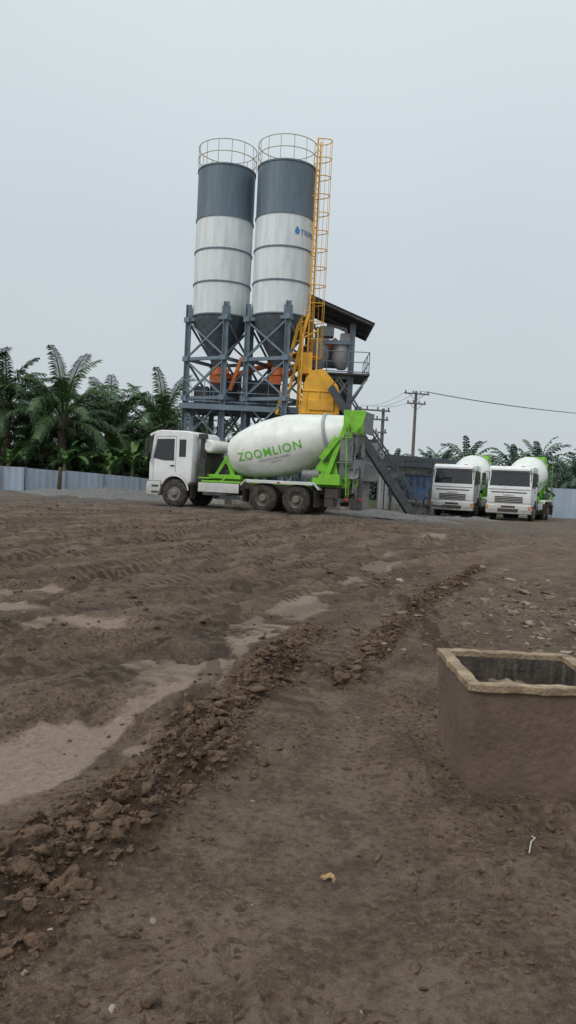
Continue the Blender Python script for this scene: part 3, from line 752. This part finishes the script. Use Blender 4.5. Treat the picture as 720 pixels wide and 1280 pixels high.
rail([(.5,37.25),(3.6,37.25),(3.6,40.6)],7.05); rail([(-5.3,36.5),(-.2,36.5)],5.2); rail([(-5.3,36.5),(-5.3,39.8)],5.2)
b.done('railings','frame',BT)
n=60; Vs=[];Fs=[]
for i in range(n+1):
    y=36.9+4.2*i/n; dz=.03*math.sin(i*math.pi/1.5)
    Vs+= [(-.1,y,10.95+dz),(3.75,y,9.45+dz)]
for i in range(n): Fs.append([2*i,2*i+1,2*i+3,2*i+2])
ro=npmesh('roof_sheeting',Vs,Fs,M['roof'],BT); md=ro.modifiers.new('s','SOLIDIFY'); md.thickness=.02
b=B()
for y in (37.0,38.2,39.4,40.8): b.beam((-.1,y,10.85),(3.72,y,9.36),.08,.12)
for x in (0,1.25,2.5,3.6): z=10.98-.39*(x+.1)-.12; b.beam((x,36.9,z+.05),(x,41.05,z+.05),.06,.08)
b.done('roof_frame','dark',BT)
b=B()
b.rev([(0,0),(0,.25),(.7,.6),(1.5,.6),(1.5,0)],(1.1,38.3,7.3),(0,0,1),24)
b.rev([(0,0),(0,.22),(.5,.5),(1.2,.5),(1.2,0)],(2.3,38.2,7.35),(0,0,1),24)
b.box((1.7,39.5,8.3),(1.2,.9,1.3)); b.box((1.5,38.4,9.2),(.7,.7,.5)); b.box((2.45,38.0,8.85),(.55,.5,.45)); b.cyl((1.1,38.3,8.8),(1.1,38.3,9.4),.2)
b.tube([(2.45,38,8.9),(2.45,38,9.3),(1.5,38.4,9.6)],.08,10)
b.done('weigh_hoppers','plant',BT,smooth=True,bevel=.02)
b=B(); b.box((1.7,38.9,5.9),(1.9,2.0,1.6)); b.rev([(0,.25),(0,.25),(1.1,.9)],(1.7,38.9,4.0),(0,0,1),4,math.pi/4)
b.box((-1.5,38.4,5.9),(1.6,1.4,1.3)); b.cyl((-3.4,39.2,5.2),(-3.4,39.2,6.9),.7,seg=20); b.box((-4.6,38.2,5.7),(.7,.8,.9))
b.done('mixer_body','dark',BT,smooth=True,bevel=.02)
b=B()
b.tube([(-3.8,38,6.5),(-.2,38.8,7.9),(1.1,38.4,8.9)],.14,14); b.tube([(-.84,37.2,6.5),(-.3,37.5,6.9),(2.0,38.2,8.8)],.14,14)
b.box((-3.9,37.95,6.55),(.6,.4,.4)); b.box((-.95,37.1,6.5),(.6,.4,.4)); b.tube([(-3.1,36.9,5.9),(-2.6,37.0,7.5)],.10,12)
b.done('screw_conveyors','oran',BT,smooth=True)
b=B()
b.prism([(.30,4.7),(2.15,4.7),(2.25,5.6),(2.05,6.25),(1.35,7.0),(.75,6.9),(.45,6.3)],35.9,37.3)
b.box((1.3,35.86,5.3),(1.2,.06,.5)); 
for x in (.6,1.2,1.85): b.box((x,35.88,5.4),(.06,.06,1.2))
for z in (4.9,5.95): b.box((1.25,35.88,z),(1.7,.05,.06))
b.box((.55,36.6,7.3),(.5,.6,1.0))
b.tube([(.3,36.0,4.8),(.3,36.0,8.6)],.05); b.tube([(1.0,36.0,6.6),(1.0,36.0,8.9)],.04); b.tube([(.3,36.0,8.4),(1.0,36.0,8.8)],.04)
b.done('skip_bucket_hood','yellow',BT,bevel=.02)
b=B()
A=Vector((1.7,36.0,6.1)); Cc=Vector((5.75,35.2,.35))
for dy in (-.5,.5):
    b.beam(A+Vector((0,dy,0)),Cc+Vector((0,dy,0)),.08,.36)
    b.beam(A+Vector((.35,dy,.5)),Cc+Vector((.35,dy,.5)),.05,.08)
    for i in range(14):
        p=A.lerp(Cc,i/13)+Vector((0,dy,0)); b.beam(p,p+Vector((.35,0,.5)),.05)
for i in range(24): p=A.lerp(Cc,i/23); b.beam(p+Vector((0,-.5,0)),p+Vector((0,.5,0)),.1,.1)
b.beam(A+Vector((.1,0,.12)),Cc+Vector((.1,0,.12)),.9,.05)
b.beam((3.3,35.1,3.5),(3.3,35.1,.3),.14); b.beam((3.3,36.1,3.5),(3.3,36.1,.3),.14); b.beam((4.7,35.2,1.6),(4.7,35.2,.2),.12)
b.done('skip_track','dark',BT)
b=B()
b.box((-2.2,39.9,.9),(6.8,.3,1.2)); b.box((1.8,38.0,.6),(3.2,.5,.8)); b.box((2.75,37.0,1.1),(.45,.45,1.6)); b.box((3.8,38.6,1.0),(.5,.5,1.6)); b.box((-1,36.0,.55),(1.2,.8,.6))
b.done('plinths','conc',BT,bevel=.02)
b=B()
b.box((4.6,37.8,1.5),(.08,.08,2.6)); b.box((3.6,37.8,1.5),(.08,.08,2.6)); b.beam((3.5,37.8,2.8),(5.0,37.8,2.5),.06,.06)
b.tube([(3.2,37.2,4.4),(4.2,37.3,4.2),(4.4,37.3,2.8)],.05,8)
b.box((3.9,38.6,2.5),(1.1,.9,1.3)); b.box((4.1,38.0,3.5),(.9,.6,.5))
b.done('pump_station','plant',BT,bevel=.01)

# ------------------------------------------------------------ aggregate hopper + office
AH=empty('aggregate_feed_hopper',(7.0,42.3,hz(7,42.3)))
b=B(); b.prism([(-.7,2.2),(.7,2.2),(.7,1.6),(.35,.8),(-.35,.8),(-.7,1.6)],-.9,.9); b.done('hopper_bin','blue',AH,bevel=.02)
b=B()
for x in (-.65,.65):
    for y in (-.8,.8): b.beam((x,y,0),(x,y,2.2),.12)
for x in (-.35,0,.35): b.beam((x,-.92,1.55),(x,-.92,2.2),.07)
b.beam((-.75,-.93,2.2),(.75,-.93,2.2),.1); b.beam((-.95,-.9,.7),(1.6,-.9,.5),.3,.12); b.beam((-.6,-.85,.1),(.6,-.85,1.4),.06)
b.beam((-.8,-.9,2.9),(.8,-.9,2.9),.08); b.beam((-.75,-.9,2.2),(-.75,-.9,2.9),.06); b.beam((.75,-.9,2.2),(.75,-.9,2.9),.06)
b.done('hopper_frame','dark',AH)
b=B(); b.box((0,-.4,.35),(1.4,.6,.5)); b.box((-.9,-.95,.3),(.5,.5,.6)); b.done('hopper_base','conc',AH,bevel=.03)

OF=empty('site_office_building',(9.1,51.5,hz(9,51.5)))
b=B(); W,Dp,Hh=5.6,4.0,2.95
ops=[(-2.2,.9,1.1,2.2),(-.6,.9,1.0,2.1),(1.0,.9,0,2.1),(2.0,.7,1.0,2.1)]
xsw=-W/2
for (cx,w,z0,z1) in sorted(ops):
    b.box(((xsw+cx-w/2)/2,-Dp/2,Hh/2),(cx-w/2-xsw,.15,Hh)); 
    if z0>0: b.box((cx,-Dp/2,z0/2),(w,.148,z0))
    b.box((cx,-Dp/2,(z1+Hh)/2),(w,.148,Hh-z1)); xsw=cx+w/2
b.box(((xsw+W/2)/2,-Dp/2,Hh/2),(W/2-xsw,.15,Hh))
b.box((-W/2+.073,0,Hh/2),(.146,Dp-.16,Hh)); b.box((W/2-.073,0,Hh/2),(.146,Dp-.16,Hh)); b.box((0,Dp/2,Hh/2),(W,.15,Hh))
b.done('walls','wall',OF)
b=B(); 
for (cx,w,z0,z1) in ops: b.box((cx,-Dp/2+.02,(z0+z1)/2),(w-.01,.04,z1-z0-.01))
b.done('window_panes','glass',OF)
b=B()
for (cx,w,z0,z1) in ops: 
    b.box((cx,-Dp/2-.03,(z0+z1)/2),(.05,.05,z1-z0-.02)); b.box((cx,-Dp/2-.08,z0+.0),(w+.1,.1,.06))
b.done('window_frames','blue',OF)
b=B(); b.box((0,-.2,Hh+.12),(W+.9,Dp+1.2,.2)); b.box((0,-.2-Dp/2-.62,Hh+.2),(W+.95,.06,.42)); b.prism([(-W/2-.4,Hh+.225),(W/2+.4,Hh+.225),(W/2+.2,Hh+.55),(-W/2-.2,Hh+.75)],-2.4,2.0)
for x in (-W/2-.2,0,W/2+.2): b.beam((x,-Dp/2-.6,0),(x,-Dp/2-.6,Hh+.02),.09)
b.done('roof','roof',OF)

# ------------------------------------------------------------ fences
def fence(name,p0,p1,h0,h1,gz0,gz1,m='fence',step=.10):
    L_=math.hypot(p1[0]-p0[0],p1[1]-p0[1]); ux,uy=(p1[0]-p0[0])/L_,(p1[1]-p0[1])/L_; FE=empty(name,(p0[0],p0[1],0),math.atan2(uy,ux))
    n=int(L_/step); Vs=[];Fs=[]
    for i in range(n+1):
        u=i*step; f=u/L_; panel=int(u/2.4); rr=random.Random(panel+int(p0[0]*10)); dz=rr.uniform(-.04,.04)
        yy=(0,.03,.03,0)[i%4]; zb=gz0+(gz1-gz0)*f-.15; zt=gz0+(gz1-gz0)*f+h0+(h1-h0)*f+dz
        Vs+=[(u,yy,zb),(u,yy,zt)]
    for i in range(n): Fs.append([2*i,2*i+2,2*i+3,2*i+1])
    npmesh('sheet_panels',Vs,Fs,M[m],FE)
    b=B(); k=0.
    while k<L_:
        f=k/L_; z=gz0+(gz1-gz0)*f; h=h0+(h1-h0)*f; b.box((k,-.04,z+h/2),(.06,.05,h+.08)); k+=2.4
    for q in (.25,.8): b.beam((0,.07,gz0+h0*q),(L_,.07,gz1+h1*q),.05,.05)
    b.done('posts_and_rails','fpost',FE)
    return FE
fence('sheet_metal_fence',(-26,41.5),(-15.5,44.5),1.85,1.85,-.1,-.12)
fence('sheet_metal_fence',(-15.45,44.5),(-3,53.5),1.85,1.8,-.12,-.75)
fence('sheet_metal_fence',(16.5,55),(34,52),2.2,2.2,-.05,-.05)
wp=B(); wp.rev([(0,.16),(1.0,.13),(1.9,.11),(1.95,0)],(-13.4,44.2,-.1),(0.03,0,1),10); wp.done('tree_stump_post','trunk',None,smooth=True)

def mound(name,cx,cy,sx,sy,h,m,rot=0,n=60):
    Fs=[]
    U,Vv=np.meshgrid(np.linspace(-1,1,n+1),np.linspace(-1,1,n+1)); lx=U*sx; ly=Vv*sy
    x=cx+lx*math.cos(rot)-ly*math.sin(rot); y=cy+lx*math.sin(rot)+ly*math.cos(rot)
    k=np.clip(1-U*U-Vv*Vv,0,1); z=k*h*(1+.8*fbm(x,y,.9,3,3))-.06+G(x,y)+.05*k*fbm(x,y,5,2)
    Vs=np.stack([x,y,z],-1).reshape(-1,3)
    for j in range(n):
        for i in range(n):
            a=j*(n+1)+i; Fs.append([a,a+1,a+n+2,a+n+1])
    return npmesh(name,Vs,Fs,m,smooth=True)
grm=mat('gravel',(.15,.148,.145),.95,var=.45,scale=14,bump=1,bscale=25,dirt=(.09,.075,.06),damt=.6)
mound('gravel_pile',-8.8,37.5,5.5,2.6,.42,grm,-.2)
mound('gravel_pile',4.6,33.2,3.6,1.0,.26,grm,.1)
mound('gravel_pile',8.5,39,3.0,.9,.2,grm,0)

# ------------------------------------------------------------ utility poles
def pole(loc,h,arms,twin=False):
    P=empty('utility_pole',(loc[0],loc[1],G(loc[0],loc[1])-.3),math.radians(12))
    b=B(); b.cyl((0,0,0),(0,0,h),.19,.12,seg=12)
    if twin: b.cyl((-1.9,0,0),(-1.9,0,h),.17,.11,seg=12)
    b.done('pole_shaft','wood',P,smooth=True)
    b=B()
    for z,w in arms:
        if twin: b.box((-.95,-.16,h+z),(w,.1,.12))
        else: b.box((0,-.18,h+z),(w,.1,.12)); b.beam((-w*.35,-.18,h+z),(0,-.15,h+z-.6),.04); b.beam((w*.35,-.18,h+z),(0,-.15,h+z-.6),.04)
    b.done('cross_arms','wood',P)
    b=B()
    for z,w in arms:
        c=-.95 if twin else 0
        for k in (-.45,-.15,.15,.45): b.rev([(0,.03),(.05,.07),(.1,.04),(.15,.07),(.22,.03),(.24,0)],(c+k*w,-.18,h+z+.06),(0,0,1),10)
    if twin: b.box((-.95,-.1,h-3.0),(.9,.5,1.0)); b.box((-.95,-.1,h-3.6),(1.9,.5,.1))
    b.done('insulators','wire',P)
    return P
p1=pole((11.2,70),10.9,[(-.25,2.4),(-1.15,1.8)])
p2=pole((7.1,60),8.1,[(-.2,2.9),(-.9,2.7),(-1.9,2.5)],True)
b=B()
def wire(a,c,sag,r=.022,n=26):
    a=Vector(a); c=Vector(c); pts=[]
    for i in range(n+1):
        t=i/n; p=a.lerp(c,t); p.z-=sag*4*t*(1-t); pts.append(tuple(p))
    b.tube(pts,r,5)
for k in (.9,.5): wire((11.2+k,69.8,10.5),(44+k,62,9.0),1.1,.02)
for k in (-.9,0,.9): wire((11.2+k,69.8,10.5),(6.2+k,60,7.9),.4,.014)
b.done('overhead_wires','wire',None)

# ------------------------------------------------------------ vegetation
def palm_mesh(name,seed,th,nf=34,L0=4.6,pairs=24,lw=.085,m='palm'):
    r=random.Random(seed); Vs=[];Fs=[]
    def quad(a,bb,c,d):
        k=len(Vs); Vs.extend([a,bb,c,d]); Fs.append([k,k+1,k+2,k+3])
    C=Vector((r.uniform(-.3,.3),r.uniform(-.3,.3),th))
    for i in range(nf):
        az=i*2.39996+r.uniform(-.2,.2); q=i/nf
        el=math.radians(80-88*q**.9+r.uniform(-7,7)); L=L0*r.uniform(.85,1.1)
        droop=math.radians(r.uniform(70,105))*(.75+.35*q); n=pairs
        p=C+Vector((math.cos(az)*.2,math.sin(az)*.2,-.5*q)); 
        H_=Vector((math.cos(az),math.sin(az),0)); S=Vector((-math.sin(az),math.cos(az),0))
        for k in range(n):
            t=k/n; e=el-droop*t**1.7; d=H_*math.cos(e)+Vector((0,0,1))*math.sin(e); q2=p+d*(L/n)
            N=S.cross(d).normalized()*-1
            if N.z<0: N=-N
            w=.06*(1-t)+.02
            quad(p-S*w,p+S*w,q2+S*w,q2-S*w)
            if t>.14:
                ll=L*.17*math.sin(math.pi*(.14+.82*t))**.55*r.uniform(.9,1.08)
                for sd in (-1,1):
                    dr=(S*sd*.85+d*.75+N*r.uniform(-.05,.30)).normalized()
                    m1=p+dr*ll*.5; tip=p+dr*ll+Vector((0,0,-1))*ll*r.uniform(.35,.6)
                    wd=d*(lw*.5*r.uniform(.9,1.2))
                    quad(p-wd*.7,p+wd*.7,m1+wd,m1-wd); quad(m1-wd,m1+wd,tip+wd*.25,tip-wd*.25)
            p=q2
    me_o=npmesh(name,[tuple(v) for v in Vs],Fs,M[m]); me=me_o.data; bpy.data.objects.remove(me_o)
    return me,C
def trunk_mesh(name,C,th):
    b=B(); pr=[]
    n=int(th/.25)
    for i in range(n+1): 
        z=-.3+(th+.3)*i/n; pr+= [(z,.26+.06*(i%2)+.12*(i/n)**3)]
    b.rev(pr+[(th+.1,0)],(0,0,0),(C.x/th,C.y/th,1),12); o=b.done(name,'trunk',None,smooth=False); me=o.data; bpy.data.objects.remove(o); return me
VAR=[]
for k,(th,nf,L) in enumerate(((6.2,26,5.2),(5.2,28,5.4),(7.2,25,4.8),(4.0,26,5.2),(2.6,20,4.6))):
    me,C=palm_mesh('palm_fronds',k+3,th,nf,L,36,.11); VAR.append((me,trunk_mesh('palm_trunk',C,th)))
def palm(x,y,v,s=1,rz=0):
    E=empty('oil_palm',(x,y,float(G(x,y))-.1),rz); E.scale=(s,s,s)
    for nm,me in (('fronds',VAR[v][0]),('trunk',VAR[v][1])):
        o=bpy.data.objects.new(nm,me); sc.collection.objects.link(o); o.parent=E
rp=random.Random(5)
for (x,y,v,s) in ((-20.6,55,2,.98),(-16.6,55,0,1.02),(-24.5,58,0,1.1),(-13.8,60,1,.98),(-10.2,60,0,.98),(-29,62,2,1.0),
        (-18.6,57,3,1.05),(-22.6,56,4,1.1),(-12.0,57,4,1.0),(-15.2,56,4,.9),(-7.0,63,3,1.0),(-8.6,66,1,.85),(-27,56,3,.9),
        (-18.5,70,1,1.1),(-22,68,2,.98),(-13,74,3,1.0),(-15.5,66,1,1.08),(-11.8,66,0,.95),(-25.5,66,1,1.1),(-4.5,70,3,.9),(-1,76,4,1.0),(-33,66,0,1.0),(-37,60,1,1.1)):
    palm(x,y,v,s,rp.uniform(0,6.28))
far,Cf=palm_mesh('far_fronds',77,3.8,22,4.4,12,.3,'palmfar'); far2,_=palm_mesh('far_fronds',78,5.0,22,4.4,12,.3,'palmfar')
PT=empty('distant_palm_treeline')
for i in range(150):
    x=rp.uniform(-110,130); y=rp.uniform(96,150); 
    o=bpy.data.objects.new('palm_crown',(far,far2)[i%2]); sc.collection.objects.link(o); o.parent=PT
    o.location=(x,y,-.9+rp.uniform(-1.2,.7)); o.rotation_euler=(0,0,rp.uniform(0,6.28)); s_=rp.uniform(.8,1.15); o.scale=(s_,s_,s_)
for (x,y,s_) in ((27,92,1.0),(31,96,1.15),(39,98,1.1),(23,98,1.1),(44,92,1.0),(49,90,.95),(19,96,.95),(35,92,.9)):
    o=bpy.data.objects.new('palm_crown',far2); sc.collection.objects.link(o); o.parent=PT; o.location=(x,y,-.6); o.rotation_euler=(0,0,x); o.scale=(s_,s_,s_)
def leaf_cloud(name,centers,n,size,m):
    c=np.array(centers); k=rng.integers(0,len(c),n); 
    d=rng.normal(size=(n,3)); d/=np.linalg.norm(d,axis=1)[:,None]; rad=rng.random(n)**.4
    P=c[k,:3]+d*rad[:,None]*c[k,3:6]
    a=rng.normal(size=(n,3)); a/=np.linalg.norm(a,axis=1)[:,None]; b_=np.cross(a,rng.normal(size=(n,3))); b_/=np.linalg.norm(b_,axis=1)[:,None]
    s_=size*(.5+rng.random(n))[:,None]
    V=np.stack([P-a*s_,P+b_*s_*.45,P+a*s_,P-b_*s_*.45],1).reshape(-1,3); F=np.arange(4*n).reshape(-1,4)
    return npmesh(name,V,F,m)
cs=[(rp.uniform(-40,-4),rp.uniform(54,60),rp.uniform(-.3,2.2),rp.uniform(1,2.2),rp.uniform(1,2),rp.uniform(.8,1.5)) for _ in range(90)]
cs+=[(rp.uniform(-42,0),rp.uniform(66,80),rp.uniform(0,3),rp.uniform(2,3.2),rp.uniform(1,2),rp.uniform(1.2,2.0)) for _ in range(70)]
leaf_cloud('undergrowth_foliage',cs,42000,.26,M['bush'])
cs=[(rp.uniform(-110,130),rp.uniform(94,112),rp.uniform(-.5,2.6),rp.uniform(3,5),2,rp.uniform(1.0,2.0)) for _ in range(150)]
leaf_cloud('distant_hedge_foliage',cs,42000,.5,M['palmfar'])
cs=[(rp.uniform(16,40),rp.uniform(60,66),rp.uniform(0,1.6),rp.uniform(1.5,2.5),1,rp.uniform(.8,1.3)) for _ in range(30)]
leaf_cloud('bush_foliage',cs,9000,.25,M['bush'])
def banana(x,y,h,seed):
    r=random.Random(seed); E=empty('banana_plant',(x,y,float(G(x,y))-.1)); 
    b=B(); b.rev([(0,.2),(h*.5,.15),(h*.62,.08),(h*.62,0)],(0,0,0),(0,0,1),10); b.done('pseudostem','bstem',E,smooth=True)
    Vs=[];Fs=[]
    for i in range(9):
        az=i*2.4+r.uniform(-.3,.3); el=math.radians(r.uniform(40,84)); L=h*.6*r.uniform(.7,1.15); w=.24*r.uniform(.8,1.2); n=12
        p=Vector((0,0,h*.58)); Hh_=Vector((math.cos(az),math.sin(az),0)); S=Vector((-math.sin(az),math.cos(az),0)); dr=math.radians(r.uniform(60,130)); prev=None
        for k in range(n+1):
            t=k/n; e=el-dr*t**1.5; d=Hh_*math.cos(e)+Vector((0,0,1))*math.sin(e); ww=w*max(.05,math.sin(math.pi*min(1,max(0,t*1.02-.12)))**.6) if t>.13 else .03
            N=S.cross(d); N=-N if N.z<0 else N
            row=[p-S*ww*r.uniform(.8,1.1)+N*ww*.35,p,p+S*ww*r.uniform(.8,1.1)+N*ww*.35]; base=len(Vs); Vs+= [tuple(v) for v in row]
            if prev is not None:
                if not (r.random()<.18 and t>.3): Fs.append([prev,prev+1,base+1,base])
                if not (r.random()<.18 and t>.3): Fs.append([prev+1,prev+2,base+2,base+1])
            prev=base; p=p+d*L/n
    npmesh('leaves',Vs,Fs,M['banana'],E)
for i,(x,y,h) in enumerate(((-20.4,52,5.6),(-18.9,51,4.2),(-15.4,52,4.4),(-12.4,52.5,3.9),(-11.1,53.5,4.5),(-9.4,55,3.8))): banana(x,y,h,i)

# ------------------------------------------------------------ sky, sun, camera
w=bpy.data.worlds.new('World'); sc.world=w; w.use_nodes=True; nt=w.node_tree; L=nt.links.new
bg=nt.nodes['Background']; bg.inputs['Strength'].default_value=.1
sun_el,sun_az=math.radians(45),math.radians(225)
sky=nd(nt,'ShaderNodeTexSky',sky_type='NISHITA'); sky.sun_disc=False; sky.sun_elevation=sun_el; sky.sun_rotation=sun_az; sky.dust_density=6; sky.air_density=1.5
tc=nd(nt,'ShaderNodeTexCoord'); sp=nd(nt,'ShaderNodeSeparateXYZ'); L(tc.outputs['Generated'],sp.inputs[0])
cr=nd(nt,'ShaderNodeValToRGB'); L(sp.outputs[2],cr.inputs[0]); e=cr.color_ramp.elements
e[0].position=0; e[0].color=(.615,.67,.705,1); e[1].position=.62; e[1].color=(.76,.835,.87,1)
for pos,c in ((.12,(.605,.67,.71)),(.3,(.63,.705,.75)),(.48,(.71,.79,.83))):
    q=e.new(pos); q.color=c+(1,)
mr=nd(nt,'ShaderNodeMapRange'); mr.inputs[1].default_value=.6; mr.inputs[2].default_value=1; mr.inputs[3].default_value=9.7; mr.inputs[4].default_value=17; L(sp.outputs[2],mr.inputs[0])
cn=nd(nt,'ShaderNodeTexNoise'); cn.inputs['Scale'].default_value=1.6; cn.inputs['Detail'].default_value=3; L(tc.outputs['Generated'],cn.inputs['Vector'])
cm=nd(nt,'ShaderNodeMapRange'); cm.inputs[1].default_value=.3; cm.inputs[2].default_value=.7; cm.inputs[3].default_value=.97; cm.inputs[4].default_value=1.03; L(cn.outputs['Fac'],cm.inputs[0])
m1=nd(nt,'ShaderNodeMath',operation='MULTIPLY'); L(mr.outputs[0],m1.inputs[0]); L(cm.outputs[0],m1.inputs[1])
vm=nd(nt,'ShaderNodeVectorMath',operation='SCALE'); L(cr.outputs[0],vm.inputs[0]); L(m1.outputs[0],vm.inputs['Scale'])
mx=nd(nt,'ShaderNodeMix',data_type='RGBA'); mx.inputs[0].default_value=.93; L(sky.outputs[0],mx.inputs[6]); L(vm.outputs[0],mx.inputs[7]); L(mx.outputs[2],bg.inputs[0])
sl=bpy.data.lights.new('sun','SUN'); sl.energy=1.1; sl.angle=math.radians(16); sl.color=(1,.97,.92)
so=bpy.data.objects.new('sun',sl); sc.collection.objects.link(so)
dv=Vector((math.sin(sun_az)*math.cos(sun_el),math.cos(sun_az)*math.cos(sun_el),math.sin(sun_el)))
so.rotation_euler=dv.to_track_quat('Z','Y').to_euler()

cam=bpy.data.cameras.new('camera'); co=bpy.data.objects.new('camera',cam); sc.collection.objects.link(co); sc.camera=co
cam.sensor_fit='VERTICAL'; cam.sensor_height=36; cam.sensor_width=36; cam.lens=26.7; cam.clip_end=3000; cam.clip_start=.05
co.matrix_world=Matrix.Translation((0,0,1.6))@Matrix.Rotation(math.radians(90-2.23),4,'X')@Matrix.Rotation(math.radians(2.8),4,'Z')
